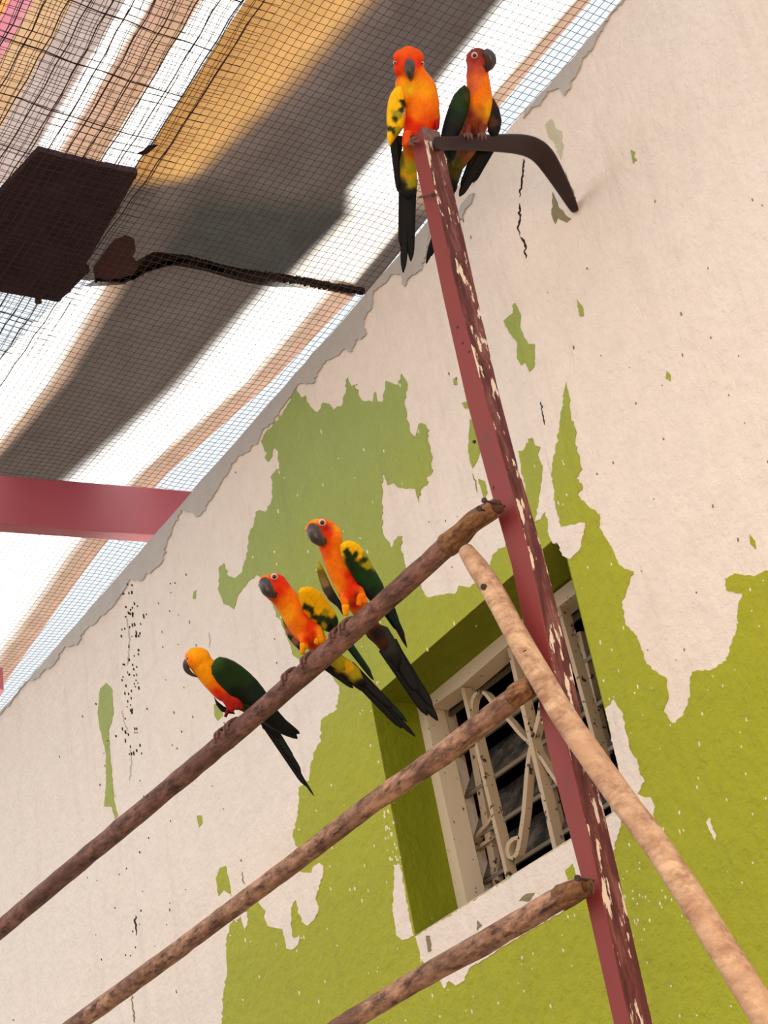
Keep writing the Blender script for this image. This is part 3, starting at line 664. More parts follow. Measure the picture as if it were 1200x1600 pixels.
# steel bracket between post and wall
bs = [(676, 224, 22, 1.125), (692, 224, 23, 1.15), (746, 223, 26, 1.22), (800, 224, 32, 1.29), (826, 227, 36, 1.325), (846, 238, 37, 1.35), (862, 262, 32, 1.375), (880, 293, 25, 1.41), (893, 318, 18, 1.44), (900, 332, 12, 1.452)]
B = smoothres(np.array(bs, float), 34); Vb = []; Fb = []
for i, (x, y, wd, yy) in enumerate(B):
    t = B[min(i + 1, 33), :2] - B[max(i - 1, 0), :2]; t /= np.linalg.norm(t); q = np.array([-t[1], t[0]])
    c0 = on_y(x, y, yy); z = depth_of(c0); h = wd / 2
    prof = [(-1, -.2), (-.92, -.9), (-.7, -1), (.55, -1), (.9, -.75), (1, -.2), (.9, .8), (-.9, .8)]
    for a, b in prof:
        px, py = np.array([x, y]) + q * a * h; Vb.append(at_depth(px, py, z + b * .010))
for i in range(33):
    for k in range(8): Fb.append((8 * i + k, 8 * i + (k + 1) % 8, 8 * i + 8 + (k + 1) % 8, 8 * i + 8 + k))
Fb += [tuple(range(8)), tuple(range(8 * 33 + 7, 8 * 33 - 1, -1))]
br = fix_normals(mesh_obj('steel_bracket', Vb, Fb, M_bracket, smooth=True)); recenter(br, on_y(898, 330, D))
br.modifiers.new('s', 'SUBSURF').render_levels = 1; tag(br, 'dark brown bent steel bracket from the wall to the post top', 'bracket')

# ---------------------------------------------------------------- parrots
def vc(*c): return np.array(lin(c))
ORG = vc(240, 120, 10); RED = vc(222, 40, 12); YEL = vc(246, 190, 8); DKR = vc(168, 26, 22); GRN = vc(26, 50, 22); BLK = vc(16, 17, 20); GLO = vc(246, 158, 10)
DGB = vc(20, 36, 30); OLV = vc(98, 92, 20); YGR = vc(160, 150, 20)
def idw(pts, cols, X, p=3.0):
    d = np.linalg.norm(X[:, None, :] - pts[None], axis=2) + .6; w_ = d ** -p; return (w_ @ cols) / w_.sum(1)[:, None]
class Bird:
    def __init__(s, z0, foot, label, group='sun parrots perched in the aviary'):
        s.z0 = z0; s.k = z0 / F
        s.root = empty('parrot', tuple(at_depth(*foot, z0)), label, 'parrot', group)
    def P(s, x, y, d=0): return at_depth(x, y, s.z0 - d)
    def body(s, chains, cpts, vox=.0019):
        bm = bmesh.new()
        for ch in chains:
            ch = [np.array(c, float) for c in ch]
            for a, b in zip(ch[:-1], ch[1:]):
                L = np.hypot(*(b - a)[:2]); n_ = max(3, int(L / 3))
                for t in np.linspace(0, 1, n_):
                    q = a * (1 - t) + b * t
                    mt = Matrix.Translation(Vector(s.P(q[0], q[1], q[3]) - np.array(s.root['_org'])))
                    bmesh.ops.create_icosphere(bm, subdivisions=2, radius=q[2] * s.k, matrix=mt)
        me = bpy.data.meshes.new('t'); bm.to_mesh(me); bm.free(); o = bpy.data.objects.new('t', me); C.objects.link(o)
        r = o.modifiers.new('r', 'REMESH'); r.mode = 'VOXEL'; r.voxel_size = vox
        sm = o.modifiers.new('s', 'SMOOTH'); sm.iterations = 6; sm.factor = .6
        dg = bpy.context.evaluated_depsgraph_get(); me2 = bpy.data.meshes.new_from_object(o.evaluated_get(dg)); me2.name = 'body'
        bpy.data.objects.remove(o)
        n_ = len(me2.vertices); co = np.empty(n_ * 3); me2.vertices.foreach_get('co', co); co = co.reshape(-1, 3) + np.array(s.root['_org'])
        cc = (co - CAM) @ R; X = np.column_stack([600 + F * cc[:, 0] / cc[:, 2], 800 + F * cc[:, 1] / cc[:, 2]])
        a = np.array([c[:2] for c in cpts], float); b = np.array([c[2] for c in cpts])
        col = idw(a, b, X)
        attr_color(me2, col); me2.materials.append(M_feather); me2.polygons.foreach_set('use_smooth', [True] * len(me2.polygons))
        o = bpy.data.objects.new('body', me2); C.objects.link(o); o.parent = s.root; o['_org'] = s.root['_org']; s.bodyo = o; return o
    def infl(s, name, outline, d, T, colf, step=2.2, Rr=9., parent=None, mat=M_feather, jit=.0, grad=(0, 0)):
        """closed, domed solid with a given outline; grad tilts it in depth (m per px)"""
        P2 = resample(np.array(outline + [outline[0]], float), max(12, int(len(outline) * 5)))[:-1]
        mn, mx = P2.min(0), P2.max(0)
        gx, gy = np.meshgrid(np.arange(mn[0], mx[0], step), np.arange(mn[1], mx[1], step)); G = np.column_stack([gx.ravel(), gy.ravel()])
        G = G[inside(G, P2)]
        nb = len(P2)
        def dist(X):
            if len(X) == 0: return np.zeros(0)
            a = P2; b = np.roll(P2, -1, 0); ab = b - a
            t = np.clip(((X[:, None] - a) * ab).sum(2) / np.maximum((ab ** 2).sum(1), 1e-9), 0, 1)
            return np.linalg.norm(X[:, None] - (a + t[..., None] * ab), axis=2).min(1)
        dG = dist(G); G = G[dG > step * .5]; dG = dG[dG > step * .5]
        vs = [Vector(p) for p in P2] + [Vector(p) for p in G]
        r = delaunay_2d_cdt(vs, [(i, (i + 1) % nb) for i in range(nb)], [], 1, 1e-5)
        X = np.array([tuple(v) for v in r[0]]); T3 = [tuple(f) for f in r[2]]
        cen_ = np.array([X[list(f)].mean(0) for f in T3]); ok = inside(cen_, P2); T3 = [f for f, k in zip(T3, ok) if k]
        dd = dist(X); dd[dd < step * .3] = 0
        h = T * np.sqrt(np.clip(1 - (1 - np.clip(dd / Rr, 0, 1)) ** 2, 0, 1))
        c0 = P2.mean(0); base = d + (X[:, 0] - c0[0]) * grad[0] + (X[:, 1] - c0[1]) * grad[1]
        Fr = [s.P(x, y, b + hh) for (x, y), b, hh in zip(X, base, h)]; Bk = [s.P(x, y, b - hh * .6 - .0006) for (x, y), b, hh in zip(X, base, h)]
        n_ = len(X); Fc = T3 + [tuple(i + n_ for i in f[::-1]) for f in T3]; cnt = set()
        for f in T3:
            for q in range(3): cnt.add((f[q], f[(q + 1) % 3]))
        for a, b in list(cnt):
            if (b, a) not in cnt: Fc.append((b, a, a + n_, b + n_))
        col = colf(X) if callable(colf) else np.tile(colf, (n_, 1))
        if jit: col = col * (1 + rng.normal(0, jit, (n_, 1)))
        o = mesh_obj(name, Fr + Bk, Fc, mat, parent or s.root, smooth=True, cols=np.concatenate([col, col]) if mat is M_feather else None)
        return fix_normals(o)
    def feather(s, base, tip, w0, w1, d0, d1, col, parent, name='tail_feather', bend=0, T=.0012):
        a, b = np.array(base, float), np.array(tip, float); t = b - a; L = np.linalg.norm(t); t /= L; q = np.array([-t[1], t[0]])
        us = np.linspace(0, 1, 13); Lf, Rt, V = [], [], []
        prof = [max(.05, (w0 * (1 - u) + w1 * u) * (1 if u < .82 else math.sqrt(max(0, 1 - ((u - .82) / .185) ** 2)))) for u in us]
        rows = []
        for u, wd in zip(us, prof):
            c_ = a + t * L * u + q * bend * math.sin(math.pi * u * .9); d = d0 + (d1 - d0) * u
            rows.append([s.P(*(c_ - q * wd / 2), d), s.P(*(c_ - q * wd / 4), d + T), s.P(*c_, d + T * .6), s.P(*(c_ + q * wd / 4), d + T), s.P(*(c_ + q * wd / 2), d),
                         s.P(*(c_), d - T)])
        V = [p for r_ in rows for p in r_]; n_ = 6
        Fc = [(i * n_ + k, i * n_ + (k + 1) % n_, i * n_ + n_ + (k + 1) % n_, i * n_ + n_ + k) for i in range(12) for k in range(n_)]
        Fc += [tuple(range(n_)), tuple(range(13 * n_ - 1, 12 * n_ - 1, -1))]
        cc = np.array([np.array(col) * (.75 + .35 * (1 if k in (1, 3) else .6)) for _ in us for k in range(n_)])
        o = mesh_obj(name, V, Fc, M_feather, parent, smooth=True, cols=cc); return fix_normals(o)
    def eye(s, x, y, d, r=4.6):
        A_ = s.P(x, y, d - .004); k = s.k; dirv = (CAM - A_); dirv /= np.linalg.norm(dirv)
        V, Fc = tube([A_, A_ + dirv * .0035, A_ + dirv * .0050, A_ + dirv * .0056], np.array([1.15, 1.1, .95, .6]) * r * k, 18)
        e = mesh_obj('eye', V, Fc, M_ring, s.root, smooth=True)
        V, Fc = tube([A_ + dirv * .0052, A_ + dirv * .0062, A_ + dirv * .0068], np.array([.68, .66, .4]) * r * k, 16); mesh_obj('iris', V, Fc, M_iris, e, smooth=True)
        V, Fc = tube([A_ + dirv * .0055, A_ + dirv * .0072, A_ + dirv * .0078], np.array([.5, .46, .2]) * r * k, 14); mesh_obj('pupil', V, Fc, M_eye, e, smooth=True)
    def beak(s, pts, wd, parent=None, lower=None):
        Q = smoothres(np.array(pts, float), 14); w_ = np.interp(np.linspace(0, 1, 14), np.linspace(0, 1, len(wd)), wd)
        V, Fc = tube([s.P(x, y, d) for x, y, d in Q], w_ / 2 * s.k, 16)
        b = mesh_obj('beak', V, Fc, M_beak, s.root, smooth=True)
        if lower:
            Q = np.array(lower[0], float); V, Fc = tube([s.P(x, y, d) for x, y, d in smoothres(Q, 8)], np.interp(np.linspace(0, 1, 8), np.linspace(0, 1, len(lower[1])), lower[1]) / 2 * s.k, 12)
            mesh_obj('lower_beak', V, Fc, M_beak, b, smooth=True)
        return b
    def leg(s, a, b, r0, r1, col):
        Q = np.linspace(0, 1, 8); A_ = np.array(a, float); B_ = np.array(b, float)
        V, Fc = tube([s.P(*(A_ * (1 - t) + B_ * t)) for t in Q], [(r0 * (1 - t) + r1 * t) * (1 if 0 < t else .6) * s.k for t in Q], 12)
        return mesh_obj('leg', V, Fc, M_feather, s.root, smooth=True, cols=np.tile(col, (len(V), 1)))
    def foot(s, x, Pc, Rc, spread=.006, sizes=.0027):
        """toes that wrap round the perch under image column x"""
        xs = [px_of(q)[0] for q in Pc]; i = int(np.argmin([abs(v_ - x) for v_ in xs])); c_ = Pc[i]; ax = Pc[min(i + 1, len(Pc) - 1)] - Pc[i - 1]; ax /= np.linalg.norm(ax)
        U = np.array([0, 0, 1.]) - ax * ax[2]; U /= np.linalg.norm(U); Fd = np.cross(ax, U); Fd = Fd if Fd[1] < 0 else -Fd; r = Rc[i]
        hub = c_ + U * (r + .004)
        V, Fc = tube([hub - ax * .005, hub, hub + ax * .005], [.002, .0038, .002], 10); f = mesh_obj('foot', V, Fc, M_foot, s.root, smooth=True)
        for k, (off, th0, th1) in enumerate(((-spread, 0, 105), (spread * .4, 0, 95), (-spread * .4, 0, -95), (spread, 0, -85))):
            pts = []; rr = []
            for u in np.linspace(0, 1, 12):
                th = math.radians(th0 + (th1 - th0) * u); rad = r + sizes * (1.15 - .2 * u)
                pts.append(c_ + ax * off * min(1, u * 2.5) + (U * math.cos(th) + Fd * math.sin(th)) * rad); rr.append(sizes * (1.0 + .18 * math.sin(u * 14)) * (1 - .35 * u))
            V, Fc = tube(pts, rr, 9); t_ = mesh_obj('toe', V, Fc, M_foot, f, smooth=True)
        return hub

def wingcol(keys, p=5):
    a = np.array([k[:2] for k in keys], float); b = np.array([k[2] for k in keys])
    def fn(X):
        # break the colour borders up like feather tips
        J = X + np.column_stack([[2.2 * noise.noise(Vector((x * .22, y * .22, 1))) for x, y in X], [2.2 * noise.noise(Vector((x * .22, y * .22, 9))) for x, y in X]])
        return idw(a, b, J, p)
    return fn
zf = lambda x: depth_of(P1[int(np.argmin([abs(px_of(q)[0] - x) for q in P1]))])

# --- A: leftmost parrot, seen from behind, head turned down-left
b = Bird(zf(366), (362, 1118), 'leftmost parrot on the top perch, dark green wings and head turned away')
b.body([[(309, 1031, 17, .0), (318, 1042, 19, -.002), (334, 1058, 21, -.008), (352, 1076, 21.5, -.014), (374, 1092, 17, -.026), (398, 1108, 13, -.034), (425, 1132, 8, -.042)], [(306, 1029, 18.5, .002), (313, 1028, 16.5, 0)], [(356, 1092, 10, -.006), (362, 1108, 6, -.004)], [(368, 1092, 9, -.004), (377, 1106, 5, -.004)]],
 [(300, 1020, GLO), (318, 1016, GLO), (292, 1030, ORG), (322, 1045, GLO), (335, 1035, GLO), (325, 1060, GLO), (333, 1068, ORG), (340, 1082, RED), (356, 1096, DKR), (372, 1100, DKR), (350, 1070, ORG), (345, 1096, DKR), (385, 1105, GRN), (370, 1060, GRN), (400, 1110, BLK), (425, 1130, BLK), (360, 1112, DKR)])
b.beak([(296, 1030, .006), (290, 1036, .008), (291, 1046, .008), (298, 1053, .006), (308, 1058, .004)], [11, 11, 9, 6, 1.5], lower=([(300, 1040, .004), (304, 1048, .005), (308, 1053, .004)], [8, 6, 2]))
b.eye(293, 1029, .010, 3)
ol = [(330, 1041), (336, 1030), (343, 1026), (354, 1028), (366, 1033), (378, 1041), (390, 1051), (402, 1063), (412, 1076), (424, 1094), (434, 1110), (446, 1124), (458, 1134), (467, 1142), (469, 1147), (463, 1147), (466, 1155), (458, 1154), (444, 1149), (430, 1142), (414, 1132), (402, 1120), (390, 1106), (374, 1096), (360, 1087), (349, 1077), (339, 1066), (331, 1053)]
b.infl('wing', ol, -.010, .010, wingcol([(340, 1035, vc(40, 66, 26)), (360, 1040, GRN), (350, 1060, GRN), (380, 1060, GRN), (395, 1080, DGB), (375, 1085, vc(16, 28, 18)), (420, 1110, BLK), (450, 1140, BLK)]), Rr=14, grad=(-.00022, -.00018))
b.infl('wing', [(334, 1088), (340, 1096), (350, 1104), (362, 1108), (368, 1116), (358, 1115), (346, 1112), (338, 1102)], -.020, .003, BLK * 1.2, Rr=5)
tl = b.infl('tail', [(404, 1120), (424, 1130), (440, 1150), (438, 1158), (424, 1150), (410, 1138)], -.040, .004, BLK * 1.3, Rr=6)
for base_, tip, w0, w1, c_ in (((418, 1136), (478, 1228), 13, 9, BLK * 1.5), ((424, 1138), (470, 1208), 14, 9, BLK * 1.2), ((428, 1142), (458, 1186), 14, 8, DGB), ((420, 1138), (491, 1244), 8, 4, DGB)): b.feather(base_, tip, w0, w1, -.040, -.034 - .00005 * w0, c_, tl)
b.leg((372, 1098, -.004), (369, 1108, .001), 7, 3.4, DKR * .7); b.leg((360, 1100, -.008), (352, 1120, -.002), 4, 2.4, DKR * .35)
b.foot(370, P1, R1); b.foot(351, P1, R1)

# --- B: middle parrot, yellow shoulder, looks at the viewer
b = Bird(zf(475), (475, 1020), 'middle parrot on the top perch, bright yellow wing shoulder, red face')
b.body([[(421, 914, 16, .012), (430, 915, 20, .004), (441, 930, 20, .0), (452, 944, 21, -.004), (466, 962, 25, -.008), (478, 980, 25, -.012), (489, 996, 20, -.018), (505, 1016, 14, -.032), (530, 1038, 10, -.042), (550, 1056, 7, -.048)], [(418, 912, 15, .012), (424, 922, 14, .014), (430, 928, 14, .010)], [(494, 984, 10, .002), (501, 1000, 7, .004)], [(474, 998, 8, .004), (478, 1010, 5.5, .004)]],
 [(405, 905, ORG), (415, 897, ORG), (440, 903, RED), (428, 902, RED), (404, 915, RED), (412, 922, DKR), (420, 935, RED), (436, 925, RED), (448, 912, RED * .9 + ORG * .1), (460, 922, ORG), (445, 940, ORG), (455, 950, GLO * .8 + ORG * .2), (470, 945, ORG), (450, 962, GLO), (462, 985, ORG), (470, 970, ORG), (480, 960, RED), (485, 980, RED), (478, 1000, RED), (490, 990, RED), (488, 1008, DKR), (470, 1002, ORG), (500, 988, GLO), (505, 1000, GLO), (476, 1012, GLO), (530, 1035, YGR), (550, 1050, OLV), (560, 1060, BLK)])
b.beak([(414, 909, .030), (414, 914, .036), (418, 922, .038), (424, 930, .034), (427, 935, .028)], [17, 20, 20, 15, 3], lower=([(428, 926, .026), (430, 934, .025)], [12, 5]))
b.eye(428.5, 901, .026, 4.8); b.eye(406, 914, .016, 3)
yk = [(470, 925, YEL), (480, 920, YEL), (492, 925, YEL), (503, 932, YEL), (512, 944, YEL), (520, 958, YEL), (486, 940, YEL), (500, 950, YEL), (508, 957, YGR), (495, 955, YEL), (475, 935, YEL), (477, 948, GRN), (487, 955, GRN), (493, 965, GRN), (503, 965, GRN), (512, 970, GRN), (498, 975, GRN), (505, 978, YGR), (515, 980, BLK), (524, 968, GRN), (527, 975, GRN), (469, 944, GLO), (478, 960, GLO), (490, 972, GLO)]
b.infl('wing', [(466, 924), (470, 918), (480, 916), (490, 918), (501, 925), (509, 934), (516, 944), (523, 955), (528, 967), (529, 974), (524, 982), (514, 988), (505, 985), (495, 975), (483, 966), (474, 956), (468, 942)], .006, .010, wingcol(yk, 7), Rr=14, grad=(-.0005, -.0003), step=1.8)
b.infl('wing', [(441, 966), (447, 975), (455, 984), (463, 994), (471, 1002), (477, 1014), (476, 1022), (468, 1016), (458, 1007), (450, 996), (444, 982)], -.014, .003, wingcol([(445, 975, OLV), (452, 985, vc(150, 100, 70)), (462, 1000, vc(120, 80, 60)), (450, 997, BLK), (470, 1015, BLK), (474, 1006, BLK)]), Rr=4, grad=(.0003, 0))
tl = b.infl('tail', [(500, 1018), (520, 1014), (545, 1030), (562, 1046), (572, 1070), (560, 1074), (540, 1062), (520, 1050), (504, 1038)], -.044, .006, wingcol([(530, 1035, YGR), (545, 1042, YEL * .7), (556, 1050, YGR), (515, 1045, BLK), (535, 1060, BLK), (565, 1070, BLK), (520, 1030, OLV)]), Rr=8)
for base_, tip, w0, w1, c_ in (((540, 1042), (649, 1151), 15, 7, BLK * 1.4), ((545, 1048), (628, 1138), 16, 9, BLK * 1.2), ((548, 1040), (636, 1128), 14, 8, DGB), ((545, 1040), (612, 1106), 18, 11, BLK * 1.6)): b.feather(base_, tip, w0, w1, -.048, -.042, c_, tl)
for base_, tip, w0, w1, c_ in (((512, 1030), (569, 1081), 16, 6, BLK), ((504, 1036), (552, 1075), 14, 7, BLK * 1.2), ((540, 1000), (584, 1063), 14, 5, DGB), ((545, 1005), (580, 1052), 10, 5, vc(20, 60, 40))): b.feather(base_, tip, w0, w1, -.040, -.045, c_, b.bodyo, 'flight_feather')
b.leg((501, 990, .004), (493, 1006, .004), 8, 3.6, GLO); b.leg((474, 1004, .006), (472, 1022, .004), 6, 3.2, GLO)
b.foot(486, P1, R1); b.foot(464, P1, R1)

# --- C: right parrot on the top perch
b = Bird(zf(542), (545, 960), 'right-hand parrot on the top perch, green wing and yellow-flecked shoulder')
b.body([[(494, 826, 16, .012), (505, 830, 21, .004), (514, 838, 22, .002), (518, 856, 19, .0), (526, 876, 21, -.003), (537, 898, 23, -.006), (547, 920, 22, -.010), (556, 940, 17, -.018), (572, 966, 14, -.032), (590, 992, 13, -.042), (608, 1020, 9, -.048)], [(490, 826, 13, .014), (498, 838, 12, .014)], [(560, 922, 9, .004), (568, 938, 7, .004)], [(538, 936, 8, .004), (541, 950, 6, .004)]],
 [(480, 820, ORG), (495, 810, GLO), (515, 810, ORG), (530, 825, GLO), (538, 838, GLO), (484, 828, RED), (504, 817, RED * .8), (510, 825, DKR), (515, 835, RED), (525, 840, ORG), (490, 850, ORG), (510, 862, RED * .6 + ORG * .4), (505, 850, RED), (525, 860, ORG), (512, 885, ORG), (525, 880, ORG), (540, 880, ORG), (530, 905, ORG), (522, 920, GLO), (545, 900, RED), (552, 915, RED), (558, 930, DKR), (545, 930, RED), (540, 940, ORG), (552, 945, DKR), (568, 930, ORG), (573, 940, ORG), (540, 955, GLO), (590, 990, BLK * 1.5), (610, 1020, BLK)])
b.beak([(489, 824, .030), (489, 830, .036), (494, 839, .038), (501, 847, .034), (506, 853, .026)], [17, 22, 22, 16, 3], lower=([(505, 842, .026), (508, 850, .025)], [12, 5]))
b.eye(503.4, 816.5, .027, 5.2); b.eye(480, 826, .014, 3)
gk = [(540, 850, YEL), (548, 846, YEL), (556, 850, YEL), (564, 858, YEL), (570, 866, YGR), (578, 880, YGR), (535, 858, YEL), (532, 864, YEL), (540, 862, GRN), (551, 860, YEL), (556, 866, GRN), (548, 872, GRN), (545, 865, GRN), (563, 868, YEL), (568, 874, GRN), (572, 884, YGR), (566, 890, GRN), (555, 885, GRN), (562, 900, vc(20, 60, 26)), (575, 895, GRN), (585, 905, vc(20, 60, 26)), (572, 915, vc(20, 56, 28)), (580, 925, DGB), (565, 920, BLK * 1.3), (575, 935, BLK), (592, 925, GRN)]
b.infl('wing', [(531, 852), (536, 847), (544, 844), (554, 846), (562, 852), (570, 862), (577, 874), (584, 887), (591, 899), (598, 912), (603, 926), (604, 942), (596, 950), (584, 946), (574, 934), (564, 920), (556, 908), (547, 894), (539, 880), (533, 866)], .004, .010, wingcol(gk, 7), Rr=14, grad=(-.0005, -.0003), step=1.8)
b.infl('wing', [(498, 876), (503, 884), (510, 898), (518, 916), (527, 932), (536, 946), (541, 960), (536, 962), (527, 948), (514, 938), (504, 922), (499, 908), (495, 892)], -.014, .003, wingcol([(499, 884, YGR), (500, 895, OLV), (504, 910, vc(120, 100, 60)), (510, 925, vc(60, 50, 40)), (520, 935, BLK * 1.6), (535, 955, BLK)]), Rr=4, grad=(.0003, 0))
tl = b.infl('tail', [(566, 980), (584, 972), (606, 980), (618, 1000), (628, 1030), (622, 1050), (606, 1036), (592, 1012), (574, 996)], -.046, .007, wingcol([(590, 990, vc(48, 50, 40)), (606, 1010, vc(40, 42, 40)), (580, 990, BLK), (615, 1035, BLK)]), Rr=8)
for base_, tip, w0, w1, c_ in (((604, 1010), (684, 1126), 20, 12, BLK * 1.6), ((600, 1012), (668, 1118), 20, 12, BLK * 1.2), ((612, 1006), (676, 1106), 18, 12, BLK * 1.3), ((608, 1004), (652, 1080), 26, 16, BLK * 1.5)): b.feather(base_, tip, w0, w1, -.050, -.044, c_, tl)
for base_, tip, w0, w1, c_ in (((600, 930), (636, 1012), 20, 4, BLK * 1.3), ((606, 950), (632, 996), 16, 6, vc(18, 40, 36)), ((596, 940), (622, 985), 18, 8, BLK)): b.feather(base_, tip, w0, w1, -.026, -.040, c_, b.bodyo, 'flight_feather')
b.leg((566, 926, .006), (560, 946, .006), 8, 4, ORG); b.leg((540, 944, .006), (540, 962, .006), 7, 3.6, GLO)
b.foot(553, P1, R1); b.foot(529, P1, R1)

# --- D: parrot behind the post top, head bowed
zt = depth_of(on_y(660, 215, PP))
b = Bird(zt + .045, (655, 215), 'left parrot of the top pair, head bowed, clinging to the post top')
b.body([[(638, 94, 20, .0), (638, 104, 24, .0), (645, 118, 21, -.002), (656, 140, 27, -.006), (659, 165, 29, -.008), (656, 190, 27, -.010), (650, 215, 20, -.012), (643, 240, 15, -.014), (640, 270, 10, -.016)], [(627, 90, 13.5, .006), (649, 90, 14, .006), (638, 85, 14, .004)], [(626, 108, 12, .006), (652, 110, 12.5, .006)], [(654, 116, 10, .002), (664, 140, 17, -.004), (668, 160, 17, -.004)], [(630, 132, 14, 0), (642, 150, 20, 0)], [(638, 212, 10, .012), (633, 226, 6, .014)]],
 [(637, 74, ORG * .5 + RED * .5), (630, 84, ORG * .4 + RED * .6), (645, 80, RED * .7 + ORG * .3), (638, 95, RED), (618, 100, RED), (655, 100, RED), (662, 112, ORG), (620, 115, RED), (640, 118, RED), (632, 127, GLO), (650, 130, GLO), (640, 138, YEL * .8), (665, 145, GLO), (645, 160, ORG), (665, 165, ORG), (680, 160, ORG), (650, 180, ORG), (668, 185, RED * .6 + ORG * .4), (640, 190, RED), (655, 200, RED), (680, 195, RED), (640, 210, RED), (645, 235, ORG * .6), (640, 262, YGR), (642, 280, YGR)])
b.beak([(640, 98, .024), (640, 104, .030), (640, 112, .032), (641, 120, .028), (643, 126, .020)], [15, 17, 15, 10, 2.5], lower=([(642, 116, .020), (644, 122, .018)], [10, 5]))
b.eye(617, 98, .012, 2.6); b.eye(660, 99, .010, 2.6)
b.infl('wing', [(634, 133), (625, 131), (617, 137), (610, 147), (606, 160), (604, 176), (604, 196), (605, 216), (609, 230), (614, 222), (622, 212), (630, 200), (634, 184), (635, 165), (635, 148)], .004, .010, wingcol([(620, 140, YEL), (628, 150, YEL), (612, 160, YEL), (622, 165, YEL), (608, 185, YEL), (630, 160, GRN), (628, 172, GRN), (622, 180, YGR), (618, 186, GRN), (626, 190, YEL), (612, 195, YEL), (608, 210, YEL), (614, 205, GRN), (610, 200, GRN), (620, 205, YGR), (609, 226, YEL), (634, 150, ORG), (634, 175, vc(220, 170, 120))], 7), Rr=12, step=1.8)
b.infl('wing', [(674, 140), (681, 150), (686, 166), (688, 184), (686, 202), (680, 206), (676, 190), (675, 165)], -.004, .006, wingcol([(680, 155, ORG), (684, 175, ORG * .6), (683, 195, DKR), (677, 170, GLO)]), Rr=6)
for base_, tip, w0, w1, c_ in (((616, 214), (622, 300), 16, 6, BLK * 1.3), ((626, 212), (618, 272), 12, 6, BLK)): b.feather(base_, tip, w0, w1, -.004, -.012, c_, b.bodyo, 'flight_feather')
tl = b.infl('tail', [(622, 240), (634, 232), (650, 242), (652, 280), (650, 305), (636, 312), (622, 296)], -.016, .006, wingcol([(640, 255, YGR), (642, 270, YEL * .6), (646, 285, YGR), (626, 290, BLK), (638, 305, BLK), (628, 250, OLV), (650, 300, BLK)]), Rr=8)
for base_, tip, w0, w1, c_ in (((636, 285), (630, 426), 20, 9, BLK * 1.4), ((642, 285), (642, 408), 18, 10, BLK * 1.2), ((630, 280), (626, 385), 14, 8, BLK), ((640, 280), (636, 360), 26, 18, BLK * 1.5)): b.feather(base_, tip, w0, w1, -.020, -.020, c_, tl)
b.leg((638, 206, .014), (636, 228, .030), 8, 5, RED * .6 + ORG * .3)
q0 = b.P(640, 224, .034)
for k, e in enumerate(((652, 214, .054), (656, 222, .054), (648, 230, .050))):
    V, Fc = tube([q0, b.P((640 + e[0]) / 2, (224 + e[1]) / 2 - 2, .052), b.P(*e)], [.0030, .0028, .0016], 8); mesh_obj('toe', V, Fc, M_foot, b.root, smooth=True)

# --- E: parrot on the bracket
ze = depth_of(on_y(735, 215, 1.205))
b = Bird(ze, (738, 212), 'right parrot of the top pair, dark green wing, standing on the bracket')
b.body([[(745, 93, 18, .0), (748, 98, 18.5, .0), (746, 116, 18, .0), (748, 136, 19.5, -.002), (749, 160, 22, -.006), (746, 182, 22, -.010), (738, 206, 20, -.020), (728, 232, 17, -.030), (716, 256, 12, -.038)], [(756, 90, 12, .006), (746, 88, 14, .004)]],
 [(742, 80, vc(120, 50, 50)), (755, 80, vc(96, 50, 46)), (740, 92, vc(150, 50, 50)), (750, 95, vc(158, 56, 50)), (735, 105, vc(170, 70, 60)), (750, 110, vc(196, 80, 50)), (745, 125, vc(222, 110, 50)), (762, 125, ORG), (755, 140, ORG), (738, 135, vc(214, 100, 60)), (745, 155, ORG), (762, 165, GLO), (766, 175, YEL * .8), (752, 170, vc(196, 110, 20)), (735, 180, vc(130, 50, 40)), (748, 190, vc(130, 60, 30)), (760, 195, vc(200, 120, 30)), (738, 205, vc(100, 36, 36)), (725, 235, vc(110, 70, 44)), (712, 255, OLV * .6), (740, 240, vc(140, 80, 50))])  # backlit shade on the face and body is painted into these feather colours
b.beak([(758, 82, .016), (764, 85, .018), (768, 93, .017), (766, 104, .014), (760, 112, .010)], [14, 17, 17, 12, 3], lower=([(757, 100, .012), (758, 108, .010)], [10, 5]))
b.eye(741.5, 86.5, .017, 4.6)
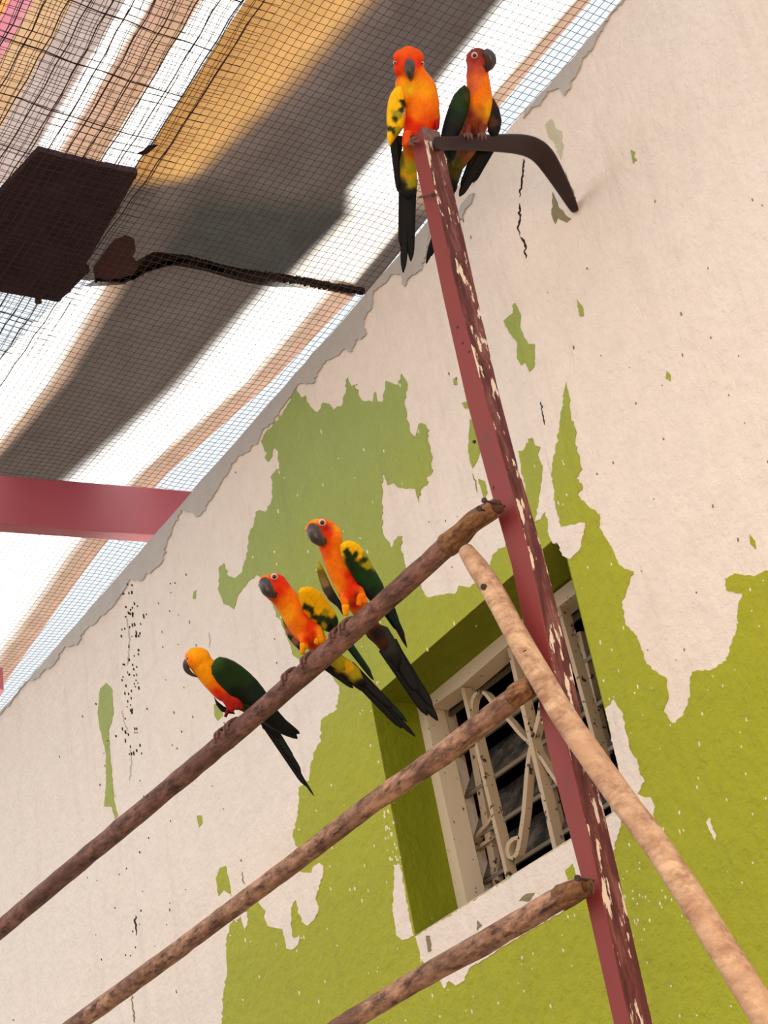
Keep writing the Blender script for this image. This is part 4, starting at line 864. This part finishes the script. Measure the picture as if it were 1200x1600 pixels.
b.infl('wing', [(726, 132), (718, 138), (709, 148), (702, 164), (696, 182), (691, 200), (688, 216), (692, 236), (700, 252), (710, 250), (714, 236), (716, 214), (724, 196), (731, 176), (735, 156), (734, 142)], .006, .010, wingcol([(722, 140, GRN), (715, 160, GRN * 1.3), (725, 165, GRN), (708, 180, DGB), (700, 200, BLK * 1.5), (705, 235, BLK), (732, 150, vc(60, 60, 30))]), Rr=12)
b.infl('wing', [(766, 148), (773, 156), (780, 170), (784, 188), (782, 202), (778, 212), (768, 214), (762, 206), (762, 190), (765, 170)], -.006, .006, wingcol([(772, 160, vc(50, 30, 26)), (778, 180, BLK * 1.6), (770, 190, vc(70, 44, 30)), (775, 205, BLK)]), Rr=8)
for base_, tip, w0, w1, c_ in (((756, 236), (718, 307), 22, 10, BLK * 1.2), ((762, 232), (738, 285), 22, 10, BLK), ((748, 235), (722, 295), 20, 12, BLK * 1.5), ((706, 240), (711, 300), 18, 8, BLK)): b.feather(base_, tip, w0, w1, -.036, -.044, c_, b.bodyo, 'flight_feather')
tl = b.infl('tail', [(698, 238), (720, 236), (726, 256), (718, 280), (706, 300), (698, 280)], -.042, .006, wingcol([(710, 250, OLV * .5), (715, 270, OLV * .4), (705, 290, BLK)]), Rr=8)
for base_, tip, w0, w1, c_ in (((710, 270), (666, 412), 16, 8, BLK * 1.3), ((712, 275), (674, 400), 14, 8, BLK)): b.feather(base_, tip, w0, w1, -.046, -.050, c_, tl)
for (x, y) in ((731, 212), (753, 212)):
    b.leg((x, y - 16, .000), (x, y - 3, .012), 7, 4, vc(120, 50, 40))
    q0 = b.P(x, y - 2, .014)
    f = mesh_obj('foot', *tube([b.P(x - 6, y - 2, .014), q0, b.P(x + 6, y - 2, .014)], [.002, .0034, .002], 10), M_foot, b.root, smooth=True)
    for dx in (-5, 0, 5):
        V, Fc = tube([q0, b.P(x + dx, y - 1, .020), b.P(x + dx * 1.3, y + 7, .020)], [.0028, .0025, .0014], 8); mesh_obj('toe', V, Fc, M_foot, f, smooth=True)

for o in bpy.data.objects:
    if '_org' in o: del o['_org']
